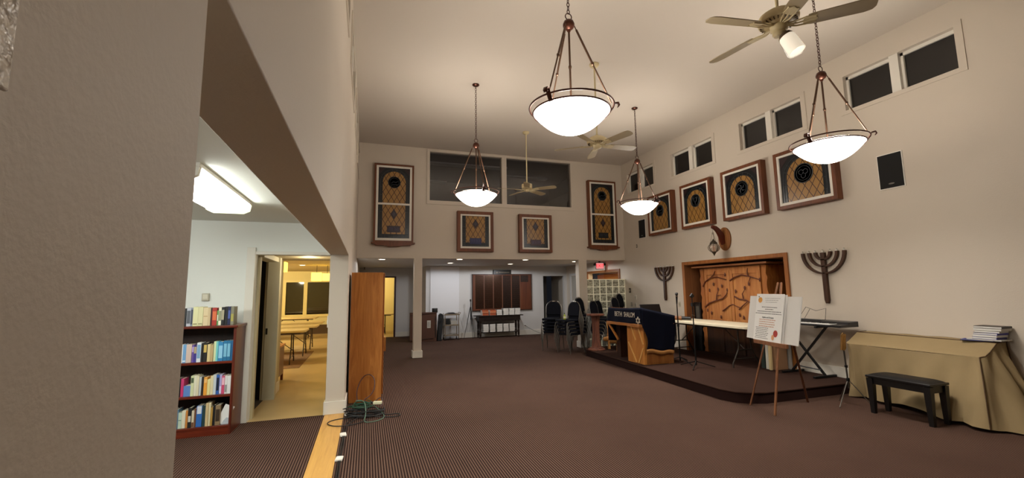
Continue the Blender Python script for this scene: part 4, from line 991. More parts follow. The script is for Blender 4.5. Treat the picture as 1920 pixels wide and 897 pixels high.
chair_stack(6.26, 9.95, R(32), 6, 'chair stack behind lettered lectern cover')
chair_stack(6.64, 10.36, R(32), 7, 'tallest chair stack beside right wall')
o = thing('bottle', 'small bottle with yellow green liquid standing on the front chair stack', 'bottle', (4.62, 9.80, .826))
MB().lathe([(0, 0), (.03, 0), (.032, .01), (.032, .085), (.012, .115), (.012, .13), (0, .13)], n=16).build('body', M('bottle_green', '#a8b83a', .25), o)
MB().lathe([(0, .13), (.014, .13), (.014, .155), (0, .155)], n=12).build('cap', M('bottle_cap', '#3c4a22', .5), o)
MB().lathe([(.0325, .03), (.0333, .03), (.0333, .075), (.0325, .075)], n=16).build('paper_label', M('bottle_label', '#d8d6b8', .6), o)

# ================================================================== PEDESTAL STAND
t = thing('pedestal_stand', 'round dark wooden pedestal stand with slatted column on the stage edge', 'pedestal', (5.09, 9.12, .15))
PED = wood('pedestal_wood', '#4a2a20', '#7a4c3a', 'z', 12, .45)
MB().lathe([(0, .785), (.20, .785), (.21, .795), (.21, .82), (.20, .828), (0, .828)], n=36).build('top', PED, t)
MB().lathe([(0, 0), (.195, 0), (.20, .02), (.185, .035), (.16, .04), (.155, .06), (.11, .07), (0, .07)], n=36).build('base', PED, t)
mb = MB()
for k in range(12):
    a = 2*PI*k/12; mb.tube([(r_*math.cos(a), r_*math.sin(a), zz) for r_, zz in ((.09, .06), (.068, .25), (.06, .45), (.068, .65), (.085, .79))], [.026, .021, .02, .021, .027], 8)
mb.build('column', PED, t)
# rustic chair between pedestal and lectern
t = thing('rustic_chair', 'carved wooden chair with log arm, between pedestal stand and lectern', 'chair', (5.65, 9.0, .15))
LOGW = wood('log_wood', '#8a5526', '#c98f4c', 'z', 7)
MB().box(5.42, 8.75, .44, 5.86, 9.2, .50).build('seat', LOGW, t, world=True, bevel=.01)
MB().prism([(8.74, .62), (9.2, .62), (9.22, .78), (8.72, .78)], 5.43, 5.47, 'yz').build('back_panel', M('lit_carving', '#d89a3c', .5), t, world=True, bevel=.01)
mb = MB()
for k in range(3): mb.tube([(5.425, 8.85+k*.12, .64), (5.422, 8.80+k*.12, .70), (5.425, 8.84+k*.12, .76)], .009, 6)
mb.build('carved_flames', M('flame_carving', '#6a3a14', .6), t, world=True)
for k, (xx, yy) in enumerate(((5.45, 8.78), (5.45, 9.16), (5.82, 8.78), (5.82, 9.16))): MB().lathe([(.035, 0), (.03, .15), (.035, .44 if k > 1 else .78), (0, .45 if k > 1 else .79)], (xx, yy, .0+.15-.15+.15*0), 10).build('leg', LOGW, t, world=True) if False else MB().lathe([(0, 0), (.035, 0), (.03, .13), (.035, .29), (0, .3)], (xx, yy, .15), 10).build('leg', LOGW, t, world=True)
for yy in (8.76, 9.18): MB().tube([(5.45, yy, .49), (5.45, yy, .64)], .02, 8).build('back_post', LOGW, t, world=True)
MB().tube([(5.34, 8.72, .40), (5.34, 8.92, .42), (5.34, 9.16, .38)], [.05, .06, .05], 12).build('log_rail', LOGW, t, world=True)

# ================================================================== LECTERN (reading table) + cover
LECW = wood('lectern_wood', '#a2622a', '#c4843f', 'z', 6, .45); LECD = wood('lectern_dark', '#7a441c', '#96602c', 'z', 6, .5)
t = thing('lectern', 'wide wooden reading lectern with live-edge top on the stage front', 'lectern', (5.2, 7.5, .15))
MB().box(4.885, 6.98, .15, 5.50, 7.52, .93).build('base', LECW, t, world=True, bevel=.004)
mb = MB(); xx = 4.879
for (p, q) in (((7.40, .90), (7.23, .58)), ((7.0, .52), (7.12, .80)), ((7.47, .52), (7.22, .17)), ((7.0, .45), (7.15, .17))):
    mb.beam((xx, p[0], p[1]), (xx, q[0], q[1]), .014, .026)
mb.build('diagonal_inlay', M('inlay_pale', '#d8a860', .5), t, world=True)
MB().box(5.40, 6.965, .15, 5.515, 6.985, .95).build('corner_board', wood('corner_board', '#7d4c24', '#97602f', 'z', 8), t, world=True)
MB().box(4.93, 6.968, .17, 5.40, 6.979, .36).build('end_panel', LECD, t, world=True)
def zt(x): return 1.19-(x-4.85)/.72*.16           # book rest falling toward the reader, away from the hall
def lx_(y): return 4.79+.018*math.sin(y*7)+.012*math.sin(y*17+1)
mb = MB()
def topf(u, v, z):
    y = 6.94+u*1.22; x = lx_(y)+v*(5.56-lx_(y)); return (x, y, z)
mb.grid(lambda u, v: topf(u, v, .885), 26, 4); mb.grid(lambda u, v: topf(u, v, .835), 26, 4)
mb.grid(lambda u, v: topf(u, 0, .885-.05*v), 26, 1); mb.grid(lambda u, v: topf(u, 1, .885-.05*v), 26, 1); mb.grid(lambda u, v: topf(0, u, .885-.05*v), 4, 1); mb.grid(lambda u, v: topf(1, u, .885-.05*v), 4, 1)
mb.build('live_edge_top', wood('live_edge', '#8f5526', '#c08446', 'y', 7), t, world=True)
MB().prism([(4.875, .885), (5.54, .885), (5.54, zt(5.54)-.012), (4.875, zt(4.875)-.012)], 6.99, 8.06, 'xz').build('book_rest', LECD, t, world=True)
MB().beam((4.84, 8.12, .84), (4.90, 7.86, .52), .03, .035).build('brace', LECW, t, world=True)
MB().box(5.0, 7.95, .15, 5.45, 8.1, .835).build('far_support', DARKWOOD, t, world=True)
t = thing('lectern_cover', 'navy velvet cover with silver lettering, star and gold hem draped over lectern', 'cloth', (5.2, 7.5, .9))
mb = MB()
X0, X1, Y0, Y1 = 4.835, 5.575, 6.945, 8.10
mb.grid(lambda u, v: (X0+v*(X1-X0), Y0+u*(Y1-Y0), zt(X0+v*(X1-X0))-.012*math.sin(u*PI)-.03*u+.006*math.sin(u*19)*v), 26, 10)
def front(u, v):
    y = Y0+u*(Y1-Y0); return (X0-.012*v+.008*math.sin(u*17)*v, y+.05*v*u, zt(X0)-.012*math.sin(u*PI)-.03*u+(.893-zt(X0)+.01*math.sin(u*9))*v)
mb.grid(front, 26, 8)
def near_end(u, v):
    x = X0+u*(X1-X0); top = zt(x); bot = .425-.05*u+.012*math.sin(u*9)
    shrink = .10*math.exp(-((v-.80)/.28)**2)*(1-u)-.02*math.exp(-((v-.42)/.12)**2)*(1-u)-.13*max(0, v-.40)*u
    return (x+shrink+.006*math.sin(v*6+u*4)*v, Y0-.012*math.sin(u*11+v*2)*v-.02*v, top+(bot-top)*v)
mb.grid(near_end, 20, 16)
def far_end(u, v):
    x = X0+u*(X1-X0); top = zt(x)-.03; return (x+.02*v, Y1+.07*min(1, v*3)+.01*math.sin(u*9)*v, top+(.47-.06*u-top)*v)
mb.grid(far_end, 12, 10)
mb.grid(lambda u, v: (X1+.004*v, Y0+u*(Y1-Y0), zt(X1)-.03*u-.25*v), 10, 3)
mb.build('cloth', NAVY, t, world=True, solid=.006)
def hem(fn, u0, u1, n=14, w=.055):
    vs = []; fs = []
    for i in range(n+1):
        u = u0+(u1-u0)*i/n; p = fn(u, 1.0); vs += [(p[0], p[1]-.006, p[2]+.012), (p[0], p[1]-.006, p[2]-w)]
        if i: fs.append((2*i-2, 2*i-1, 2*i+1, 2*i))
    return MB().add(vs, fs)
hem(near_end, 0, 1).build('gold_hem', GOLD, t, world=True, solid=.008)
hem(far_end, 0, 1).build('gold_hem', GOLD, t, world=True, solid=.008)
for wd_, yc_, wid_ in (('BETH', 7.695, .26), ('SHALOM', 7.315, .36)):
    vs, fs = text(wd_, .135, .001)
    sc = wid_/(max(v[0] for v in vs)-min(v[0] for v in vs))
    Mt = Matrix(((0, 0, -1, 4.815), (-sc, 0, 0, yc_), (0, 1, 0, 1.045), (0, 0, 0, 1)))
    MB().add(vs, fs, Mt).build('lettering', LETTER, t, world=True)
mb = MB(); s_ = .068
for fl_ in (1, -1):
    tri = [(s_*math.cos(R(90)*fl_+2*PI*k/3), s_*math.sin(R(90)*fl_+2*PI*k/3)) for k in range(3)]
    for p, q in zip(tri, tri[1:]+tri[:1]): mb.beam((4.816, 7.035-p[0], .955+p[1]), (4.816, 7.035-q[0], .955+q[1]), .006, .012)
mb.build('star', LETTER, t, world=True)

# music stand behind the lectern
t = thing('music_stand', 'black music stand whose desk shows above the lectern', 'music stand', (5.9, 8.1, .15))
MB().cbox((5.88, 8.1, 1.10), (.52, .012, .22), Matrix.Rotation(R(-18), 3, 'X')).build('desk', BLACKM, t, world=True, bevel=.006)
MB().tube([(5.88, 8.13, .30), (5.88, 8.13, 1.08)], .012, 8).build('pole', BLACKM, t, world=True)
for k in range(3):
    a = 2*PI*k/3+.4; MB().tube([(5.88, 8.13, .34), (5.88+.25*math.cos(a), 8.13+.25*math.sin(a), .158)], .009, 6).build('leg', BLACKM, t, world=True)

# microphones
def mic(label, x, y, top, boomer=False):
    t = thing('microphone_stand', label, 'microphone stand', (x, y, .15), 0, 'microphone stands on the stage')
    MB().tube([(x, y, .19), (x, y, top-.18)], .010, 8).tube([(x, y, .19), (x, y, .85)], .014, 8).build('pole', BLACKM, t, world=True)
    MB().lathe([(0, -.03), (.022, -.03), (.022, .03), (0, .03)], (x, y, .85), 12).build('clutch', BLACK, t, world=True)
    for k in range(3):
        a = 2*PI*k/3+(.5 if not boomer else -.35)
        MB().tube([(x, y, .27), (x+.03*math.cos(a), y+.03*math.sin(a), .25), (x+.33*math.cos(a), y+.33*math.sin(a), .16)], .009, 6).build('leg', BLACKM, t, world=True)
    if not boomer:
        mi = MB().tube([(x, y, top-.2), (x-.004, y-.01, top-.04)], [.013, .021], 10).build('microphone', BLACK, t, world=True)
        MB().ball((x-.005, y-.012, top-.015), .029, 10).build('grille', M('mic_grille', '#2a2a2b', .5, .4), mi, world=True)
        MB().tube([(x-.003, y-.008, top-.062), (x-.004, y-.01, top-.048)], .024, 10).build('band', CHROME2, mi, world=True)
    else:
        MB().box(x-.02, y-.02, top-.20, x+.02, y+.02, top-.14).build('clip', BLACK, t, world=True)
        MB().tube([(x-.03, y-.01, top-.35), (x+.04, y, top-.37)], .010, 8).build('clamp', CHROME2, t, world=True)
        MB().prism([(x-.045, top-.02), (x, top+.03), (x+.045, top-.02), (x, top-.05)], y-.015, y+.015, 'xz').build('holder', BLACK, t, world=True)
        MB().tube([(x, y, top-.2), (x, y, top-.03)], .008, 6).build('tip', BLACKM, t, world=True)
mic('black microphone on stand at the right end of the lectern', 5.63, 6.93, 1.45)
mic('black microphone stand without microphone, before the white stage table', 5.55, 6.42, 1.42, True)
# white folding table on the stage
wt = folding_table('folding_table', 'long white folding table on the stage before the wooden ark', 2.44, .74, .735, (6.40, 6.97, .15), R(90), None, M('white_table_top', '#e6dcc0', .45), M('leg_grey_dark', '#3a342e', .4, .5), .4)
o = thing('wooden_handle', 'dark cylinder with wooden end lying at left end of white stage table', 'cylinder', (6.1, 7.6, .885))
MB().tube([(6.12, 7.62, .93), (6.20, 7.50, .93)], .042, 14).build('wooden_end', wood('handle_wood', '#6a4022', '#8a5a34', 'x', 9), o, world=True)
MB().tube([(6.20, 7.50, .93), (6.30, 7.35, .93)], .036, 14).build('black_end', BLACK, o, world=True)

# ================================================================== ARK
t = thing('ark_cabinet', 'carved wooden ark with branch relief on double doors inside the recess', 'cabinet', (7.4, 7.03, .15))
ya, yb, xf = 6.25, 7.90, 7.14
MB().box(xf, ya, .79, 7.7, yb, 1.965).build('body', ARKD, t, world=True)
MB().box(xf+.002, ya+.02, .15, 7.7, yb-.02, .79).build('shaded_lower_body', DARKWOOD, t, world=True)  # dark wood holds the table's shadow on the lower ark
mb = MB()
def live(yc, s):
    pts = []
    for i in range(24):
        z = .16+i*(1.80/23); pts.append((yc+s*(.05+.014*math.sin(z*23)+.01*math.sin(z*41+1)), z))
    return pts
for yc, s in ((yb-.02, 1), (ya+.02, -1)):
    pts = live(yc, s); poly = [(yc-s*.05, .16)]+pts+[(yc-s*.05, 1.96)]
    MB().prism(poly, xf-.02, xf+.12, 'yz').build('live_edge_side', ARKD, t, world=True)
mid = (ya+yb)/2+.02
for (d0, d1) in ((ya+.10, mid-.004), (mid+.004, yb-.10)):
    d = MB().box(xf-.018, d0, .80, xf, d1, 1.90).build('door', ARKW, t, world=True, bevel=.003)
    mb = MB(); w_ = .075
    mb.box(xf-.034, d0, .80, xf-.018, d0+w_, 1.90); mb.box(xf-.034, d1-w_, .80, xf-.018, d1, 1.90); mb.box(xf-.034, d0+w_, 1.82, xf-.018, d1-w_, 1.90); mb.box(xf-.034, d0+w_, .80, xf-.018, d1-w_, .88)
    mb.build('door_frame', ARKW, d, world=True, bevel=.004)
MB().box(xf-.03, ya+.10, 1.90, xf, yb-.10, 1.96).build('header', ARKW, t, world=True, bevel=.003)
MB().box(xf-.14, 6.10, 1.985, xf+.35, 8.06, 2.02).box(xf-.0, ya, 1.965, 7.7, yb, 1.985).build('cornice', wood('cornice_wood', '#6a3c22', '#a0683c', 'y', 12), t, world=True, bevel=.006)
for k in range(3): MB().box(xf-.012, ya+.06+k*.53, .2, xf, ya+.53+k*.53, .78).build('shaded_lower_panel', wood('shaded_lower_panel', '#2c190d', '#422715', 'z', 7), t, world=True, bevel=.004)  # panel colours darkened for the shadow under the stage table
# branches (relief); u from left (yb) to right (ya)
def AP(u, v): return (xf-.045, yb-.06-u*(yb-ya-.12), .82+v*1.08)
BR = [([(0, .70), (.06, .80), (.16, .87), (.28, .88), (.44, .82)], .016), ([(.16, .87), (.22, .93), (.25, 1.0)], .012), ([(.5, .80), (.58, .86), (.70, .90), (.84, .86), (.97, .80)], .016), ([(.80, .87), (.79, .95), (.80, 1.02)], .012), ([(.84, .86), (.80, .76)], .010),
      ([(.02, .28), (.10, .36), (.22, .41), (.36, .46), (.43, .54), (.44, .58)], .018), ([(.24, .42), (.25, .52), (.28, .60)], .012), ([(.25, .51), (.33, .53)], .009), ([(.34, .22), (.40, .27), (.47, .33), (.53, .35), (.60, .31), (.66, .29)], .014), ([(.56, .50), (.64, .45), (.74, .44), (.82, .38), (.92, .30)], .016), ([(.62, .26), (.68, .33), (.76, .41)], .014), ([(.70, .46), (.69, .55), (.73, .62)], .011), ([(.15, .02), (.30, .03), (.45, 0), (.60, .02), (.74, -.01), (.9, .03)], .014)]
for pts, r_ in BR:
    MB().tube([AP(*p) for p in pts], [r_*(1-.45*i/(len(pts)-1)) for i in range(len(pts))], 8).build('branch', BRANCH, t, world=True)
for (u, v) in ((.06, .22), (.13, .17), (.28, .64), (.44, .62), (.12, .62), (.20, .74), (.73, .66), (.58, .60), (.68, .12), (.30, .10), (.62, .16), (.86, .14), (.97, .80), (.80, .73), (.42, .92), (.35, .70)):
    p = AP(u, v); MB().ball((p[0]+.005, p[1], p[2]), .028, 8, (.4, .7, 1.4)).build('leaf_bud', BRANCH, t, world=True)
# things in the recess
o = MB().box(7.10, 7.975, .15, 7.55, 8.19, .80).build('amplifier_case', BLACK, bevel=.012); tag(o, 'black equipment case in the recess left of the ark', 'case')
t = thing('picture_frame', 'dark framed picture standing in the recess left of the ark', 'picture', (7.3, 8.09, .80))
mb = MB().box(7.12, 7.985, .803, 7.15, 8.015, 1.22).box(7.12, 8.165, .803, 7.15, 8.19, 1.22).box(7.12, 8.015, 1.19, 7.15, 8.165, 1.22).box(7.12, 8.015, .803, 7.15, 8.165, .84)
mb.build('frame', M('frame_black', '#1c1613', .4), t, world=True)
MB().box(7.135, 8.015, .84, 7.145, 8.165, 1.19).build('mat_board', M('mat_dark', '#2e2824', .6), t, world=True)
MB().box(7.13, 8.04, .87, 7.136, 8.14, 1.13).build('print', M('grey_print', '#57544c', .5), t, world=True)
o = MB().box(7.3, 5.72, .15, 7.7, 6.15, 1.30).build('storage_case', M('case_dark', '#100c0a', .7), bevel=.01); tag(o, 'black storage case in the dark recess right of the ark', 'case')

# ================================================================== EASEL AND POSTER
d = Vector((-.262, -.965, 0)); nrm = Vector((.965, -.262, 0)); L0 = Vector((4.845, 4.639, 0)); lean = .18
def EP(s, z, off=0.): return L0+d*s+nrm*(z*lean-.03-off)+Vector((0, 0, z))
EW = wood('easel_wood', '#764a2e', '#966746', 'z', 14, .4)
t = thing('easel', 'wooden tripod easel standing on the carpet before the stage', 'easel', tuple(L0+d*.25))
apex = EP(.37, 1.60, -.03)
for f in (Vector((4.845, 4.639, 0)), Vector((4.716, 4.164, 0))):
    top = EP(.37+(.03 if f.y < 4.4 else -.03), 1.60, -.03)
    MB().beam(f, top, .026, .018).build('leg', EW, t, world=True, bevel=.003)
MB().beam((5.653, 4.463, 0), EP(.37, 1.50, -.045), .026, .018).build('leg', wood('easel_rear', '#4a2817', '#61371f', 'z', 14), t, world=True, bevel=.003)
MB().beam(EP(.04, .835, .02), EP(.68, .835, .02), .03, .05).build('tray', EW, t, world=True, bevel=.003)
MB().beam(EP(.30, 1.15, -.03), EP(.44, 1.15, -.03), .03, .018).build('crossbar', EW, t, world=True)
# backing board
def slab_on(s0, s1, z0, z1, off, th):
    vs = [EP(s, z, o_) for o_ in (off, off+th) for (s, z) in ((s0, z0), (s1, z0), (s1, z1), (s0, z1))]
    return MB().add([tuple(v) for v in vs], [(0, 1, 2, 3), (4, 7, 6, 5), (0, 4, 5, 1), (1, 5, 6, 2), (2, 6, 7, 3), (3, 7, 4, 0)])
o = slab_on(-.16, .84, .86, 1.425, .0, .008).build('foam_board', M('foam_white', '#dcdad4', .6)); tag(o, 'wide blank white foam board on the easel behind the poster', 'board')
o = slab_on(.06, .60, .86, 1.445, .012, .008).build('foam_board', M('foam_edge', '#cfcdc8', .6)); tag(o, 'white foam board just behind the poster, its right edge showing', 'board')
t = thing('poster', 'white printed poster with orange and apple pictures on the easel', 'poster', tuple(EP(.28, .86, .03)))
slab_on(.02, .57, .86, 1.455, .026, .004).build('sheet', PAPER, t, world=True)
INK = M('ink_grey', '#5a5856', .8); INKR = M('ink_rust', '#c69579', .8); INKB = M('ink_black', '#1c1a1a', .8)
def pline(mb, s0, s1, z, h):
    rng = random.Random(int(z*1000)+int(s0*777)); s = s0
    while s < s1-.004:
        w_ = min(rng.uniform(.012, .034), s1-s)
        vs = [tuple(EP(a, b, .0305)) for a, b in ((s, z-h/2), (s+w_, z-h/2), (s+w_, z+h/2), (s, z+h/2))]; mb.add(vs, [(0, 1, 2, 3)]); s += w_+.007
mb = MB()
for k, zz in enumerate((1.40, 1.375, 1.35)): pline(mb, .20+k*.01, .50-k*.03, zz, .004)
for zz, a, b in ((1.285, .15, .45), (1.258, .22, .38), (1.23, .06, .53), (1.203, .03, .54)): pline(mb, a, b, zz, .009)
for k in range(7): pline(mb, .06+.01*(k % 2), .32-.012*(k % 3), 1.02-k*.022, .007)
mb.build('fine_print', INK, t, world=True)
mb = MB()
for k, zz in enumerate((1.125, 1.098, 1.07, 1.042)): pline(mb, .12, .44-.02*(k % 2), zz, .011)
mb.build('rust_print', INKR, t, world=True)
vs, fs = text('Apples and Oranges', .028, .0005)
pc = EP(.29, 1.155, .0315); up = (nrm*lean+Vector((0, 0, 1))).normalized(); nn_ = d.cross(up)
Mt = Matrix(((d.x, up.x, nn_.x, pc.x), (d.y, up.y, nn_.y, pc.y), (d.z, up.z, nn_.z, pc.z), (0, 0, 0, 1)))
MB().add(vs, fs, Mt).build('heading', INKB, t, world=True)
def disc(mb, s, z, rs, rz, off=.0315, n=24):
    vs = [tuple(EP(s+rs*math.cos(2*PI*i/n), z+rz*math.sin(2*PI*i/n), off)) for i in range(n)]; mb.add(vs, [tuple(range(n))])
mb = MB(); disc(mb, .105, 1.375, .043, .036); mb.build('orange_picture', M('print_orange', '#dd9a38', .7, var=.15, vscale=20), t, world=True)
mb = MB(); disc(mb, .075, 1.418, .014, .006, .032); mb.build('leaf_picture', M('print_leaf', '#5a4a24', .7), t, world=True)
mb = MB(); disc(mb, .46, .965, .042, .042); mb.build('apple_picture', M('print_apple', '#b03a30', .7, var=.25, vscale=20), t, world=True)
mb = MB(); disc(mb, .415, .915, .026, .034, .032); mb.build('slice_picture', M('print_slice', '#e0a070', .7), t, world=True)

# boards standing behind the easel
def leaning(label, x0, x1, y0, y1, h, colr, ln=.06):
    o = MB()
    vs = [(x0, y0, .15), (x1, y0, .15), (x1, y1, .15), (x0, y1, .15), (x0+ln, y0, .15+h), (x1+ln, y0, .15+h), (x1+ln, y1, .15+h), (x0+ln, y1, .15+h)]
    o.add(vs, [(0, 1, 2, 3), (4, 5, 6, 7), (0, 1, 5, 4), (1, 2, 6, 5), (2, 3, 7, 6), (3, 0, 4, 7)])
    ob = o.build('display_board', M('board_'+colr.lstrip('#'), colr, .7, var=.06), bevel=.002); tag(ob, label, 'board', 'boards stored on the stage behind the easel')
leaning('dark green board, leftmost of the boards stored behind the easel', 6.55, 6.62, 5.90, 5.97, .72, '#2c3a34', .02)
leaning('tall narrow white board second from left behind the easel', 6.53, 6.60, 5.79, 5.86, .74, '#d9d6c8', .02)
leaning('thin cream board standing against the brown carton behind the easel', 6.50, 6.54, 5.735, 5.775, .73, '#d8c08c', .02)
leaning('broad brown cardboard carton standing behind the easel', 6.58, 6.84, 5.70, 5.775, .72, '#957050', .0)
leaning('narrow grey board right of the brown carton behind the easel', 6.87, 6.90, 5.66, 5.74, .66, '#9a948c', .0)

# ================================================================== KEYBOARD AND STAND
t = thing('electric_keyboard', 'black electric keyboard with white keys on the X stand by right wall', 'keyboard', (6.7, 5.1, .93))
ky0, ky1, kx0, kx1 = 4.50, 5.80, 6.46, 6.84
MB().prism([(kx0, .945), (kx1, .945), (kx1, 1.025), (kx0+.2, 1.015), (kx0+.17, .985), (kx0, .975)], ky0, ky1, 'xz').build('body', M('kbd_black', '#14161a', .35), t, world=True, bevel=.006)
keys = MB(); blk = MB(); nk = 44; a0 = ky0+.16; kw = (ky1-ky0-.22)/nk
for k in range(nk):
    keys.box(kx0+.015, a0+k*kw+.0008, .976, kx0+.165, a0+(k+1)*kw-.0008, .990)
    if k % 7 not in (2, 6): blk.box(kx0+.075, a0+(k+1)*kw-.006, .990, kx0+.165, a0+(k+1)*kw+.006, 1.001)
kk = keys.build('white_keys', PAPER, t, world=True); blk.build('black_keys', BLACK, t, world=True)
MB().box(kx0+.23, 4.95, 1.021, kx0+.33, 5.4, 1.026).build('display', M('kbd_panel', '#3b3d42', .3), t, world=True)
MB().tube([(6.80, 4.955, 1.02), (6.84, 4.955, 1.20), (6.84, 5.12, 1.155), (6.84, 5.285, 1.21), (6.80, 5.40, 1.02)], .0035, 6).tube([(6.80, 5.30, 1.02), (6.84, 5.22, 1.18)], .003, 6).build('music_rest', BLACKM, t, world=True)
t = thing('keyboard_stand', 'black folding X keyboard stand on the stage by the right wall', 'stand', (6.7, 5.2, .15))
for (yb_, yt_, xo) in ((5.50, 4.86, -.02), (4.97, 5.60, .02)):
    MB().beam((6.70+xo, yb_, .17), (6.70+xo, yt_, .93), .03, .03).build('leg', BLACKM, t, world=True, bevel=.003)
for yy in (5.50, 4.97): MB().box(6.47, yy-.02, .152, 6.93, yy+.02, .185).build('foot_bar', BLACKM, t, world=True, bevel=.004)
for yy in (4.86, 5.60): MB().box(6.44, yy-.02, .918, 6.84, yy+.02, .944).build('support_bar', BLACKM, t, world=True, bevel=.004)
MB().tube([(6.70, 5.42, .27), (6.70, 5.03, .255)], .010, 6).build('brace', BLACKM, t, world=True)

# folded wire music stand
t = thing('music_stand', 'short chrome folding music stand with brassy head beside the covered piano', 'music stand', (5.98, 4.12, 0))
sx, sy = 5.985, 4.14
MB().tube([(sx, sy, .22), (sx-.02, sy+.0, .70)], .010, 8).build('pole', M('stand_steel', '#55504a', .35, .8), t, world=True)
MB().lathe([(0, -.015), (.018, -.015), (.018, .015), (0, .015)], (sx-.01, sy, .50), 10).lathe([(0, -.02), (.02, -.02), (.02, .02), (0, .02)], (sx, sy, .33), 10).build('collar', BLACKM, t, world=True)
for (fx, fy) in ((5.774, 4.13), (6.10, 3.93), (6.10, 4.36)):
    MB().tube([(sx, sy, .33), (sx+(fx-sx)*.3, sy+(fy-sy)*.3, .24), (fx, fy, .004)], .006, 6).build('leg', CHROME, t, world=True)
mb = MB(); BR_ = M('brass_bright', '#b58f5c', .25, .9)
for k in range(5):
    o_ = (k-2)*.016
    mb.cbox((sx-.02+o_, sy, .81), (.010, .02, .20), Matrix.Rotation(R(10), 3, 'Y'))
mb.tube([(sx-.06, sy, .72), (sx-.045, sy, .90), (sx-.01, sy, .93), (sx+.03, sy, .91), (sx+.02, sy, .73), (sx-.02, sy, .70)], .006, 6, True)
mb.build('folded_desk', BR_, t, world=True)

# ================================================================== COVERED PIANO, BENCH, BOOKS
t = thing('piano_cover', 'tan fabric cover draped to the floor over an upright piano', 'piano cover', (6.65, 3.72, 0))
COV = M('cover_tan', '#94815f', .85, spec=.15, var=.08, vscale=6, bump=.12, bscale=160)
yl, yr = 4.46, 2.99
PER = [(6.93, yl, .885), (6.73, yl, .88), (6.50, yl-.0, .745), (6.46, yl-.04, .735)]
nF = 40
for i in range(1, nF): PER.append((6.455, yl-.04-(yl-yr-.08)*i/nF, .735-.006*math.sin(PI*i/nF)))
PER += [(6.46, yr+.04, .735), (6.50, yr, .745), (6.60, yr, .80), (6.73, yr, .88), (6.93, yr, .885)]
# resample densely
den = []
for p, q in zip(PER, PER[1:]):
    p = Vector(p); q = Vector(q); n = max(1, int((q-p).length/.02))
    for k in range(n): den.append(p.lerp(q, k/n))
den.append(Vector(PER[-1]))
cumul = [0]
for p, q in zip(den, den[1:]): cumul.append(cumul[-1]+(q-p).length)
Ltot = cumul[-1]
def outn(i):
    a = den[max(0, i-6)]; b = den[min(len(den)-1, i+6)]; tg = (b-a); tg.z = 0; tg.normalize(); return Vector((-tg.y, tg.x, 0))*-1
def gauss(x, m, s): return math.exp(-((x-m)/s)**2)
nv = 26
def skirt(u, v):
    i = min(len(den)-1, int(round(u*(len(den)-1)))); p = den[i]; n = outn(i); f = (p.y-yr)/(yl-yr)
    front = 1 if p.x < 6.47 else 0
    corner = gauss(p.y, yr, .26)*(1 if p.x < 6.8 else .3); cl = gauss(p.y, yl, .22)*(1 if p.x < 6.8 else .3)
    fold = .05*math.sin(cumul[i]*33+.6+v*2.2)*max(corner, cl)+.016*math.sin(cumul[i]*57+1-v*3)*max(corner, cl)+.014*math.sin(cumul[i]*17+v*5)*front+.010*math.sin(cumul[i]*9+1)
    tuck = -.05*gauss(f, .27, .05)*front*(4*v*(1-v))
    flare = (-.08+.40*(1-f)) if front else (.05+.26*corner-.03*cl)
    zb = .02+.05*gauss(f, .45, .3)*front+.01*math.sin(cumul[i]*11)
    off = flare*v**1.15+fold*v**.7*1.4+tuck*v**1.3
    q = p+n*off
    z = p.z+(zb-p.z)*v
    if q.x > 6.945: q.x = 6.945
    return (q.x, q.y, z)
mb = MB(); mb.grid(skirt, len(den)-1, nv)
# top: flat lid then slope
mb.grid(lambda u, v: (6.945-v*.215, yl+(yr-yl)*u, .885-.005*v+.004*math.sin(u*23)), 40, 4)
def slope(u, v):
    y = yl+(yr-yl)*u; yy = y if v < .9 else max(yr+.04*(v-.9)*10, min(yl-.04*(v-.9)*10, y))
    sag = -.018*math.sin(PI*v)*(.6+.4*math.sin(u*7))
    return (6.73-v*.275, yy, .88-.145*min(1, v*1.02)+sag)
mb.grid(slope, 40, 8)
mb.build('cloth', COV, t, world=True, angle=80)
PIP = M('piping_brown', '#4a3218', .7)
mb = MB(); mb.tube([(6.93, yl+.004, .888), (6.735, yl+.004, .884)], .0055, 6); mb.tube([(6.732, yl+(yr-yl)*i/20, .884) for i in range(21)], .0055, 6)
ic = next(i for i, p in enumerate(den) if p.x < 6.47 and p.y < yr+.06); uc = ic/(len(den)-1)
seam = [(6.735, yr-.003, .884), (6.66, yr-.004, .84), (6.58, yr-.003, .79), (6.50, yr+.005, .748)]+[tuple(Vector(skirt(uc, v/16))+Vector((-.004, -.004, 0))) for v in range(0, 17)]
mb.tube(seam, .0055, 6); mb.tube([(6.735, yr-.003, .884), (6.93, yr-.004, .89)], .0055, 6)
mb.tube([tuple(Vector(skirt(.985, v/16))+Vector((0, -.006, 0))) for v in range(17)], .0055, 6)
mb.build('piping', PIP, t, world=True)
# bench
t = thing('piano_bench', 'black piano bench with padded top before the covered piano', 'bench', (6.045, 3.53, 0))
BW = M('bench_black', '#0c0a0a', .4); 
bx_0, bx_1, by_0, by_1 = 5.875, 6.205, 3.20, 3.85
mb = MB(); mb.grid(lambda u, v: (bx_0+.004+u*(bx_1-bx_0-.008), by_0+.004+v*(by_1-by_0-.008), .452+.028*(1-(2*u-1)**6)*(1-(2*v-1)**10)), 14, 20).build('seat_cushion', M('bench_vinyl', '#0f0d0d', .5, spec=.25), t, world=True)
MB().box(bx_0-.004, by_0-.004, .428, bx_1+.004, by_1+.004, .453).build('seat_edge', BW, t, world=True, bevel=.005)
MB().box(bx_0+.02, by_0+.02, .35, bx_1-.02, by_0+.04, .43).box(bx_0+.02, by_1-.04, .35, bx_1-.02, by_1-.02, .43).box(bx_0+.02, by_0+.04, .35, bx_0+.04, by_1-.04, .43).box(bx_1-.04, by_0+.04, .35, bx_1-.02, by_1-.04, .43).build('apron', BW, t, world=True)
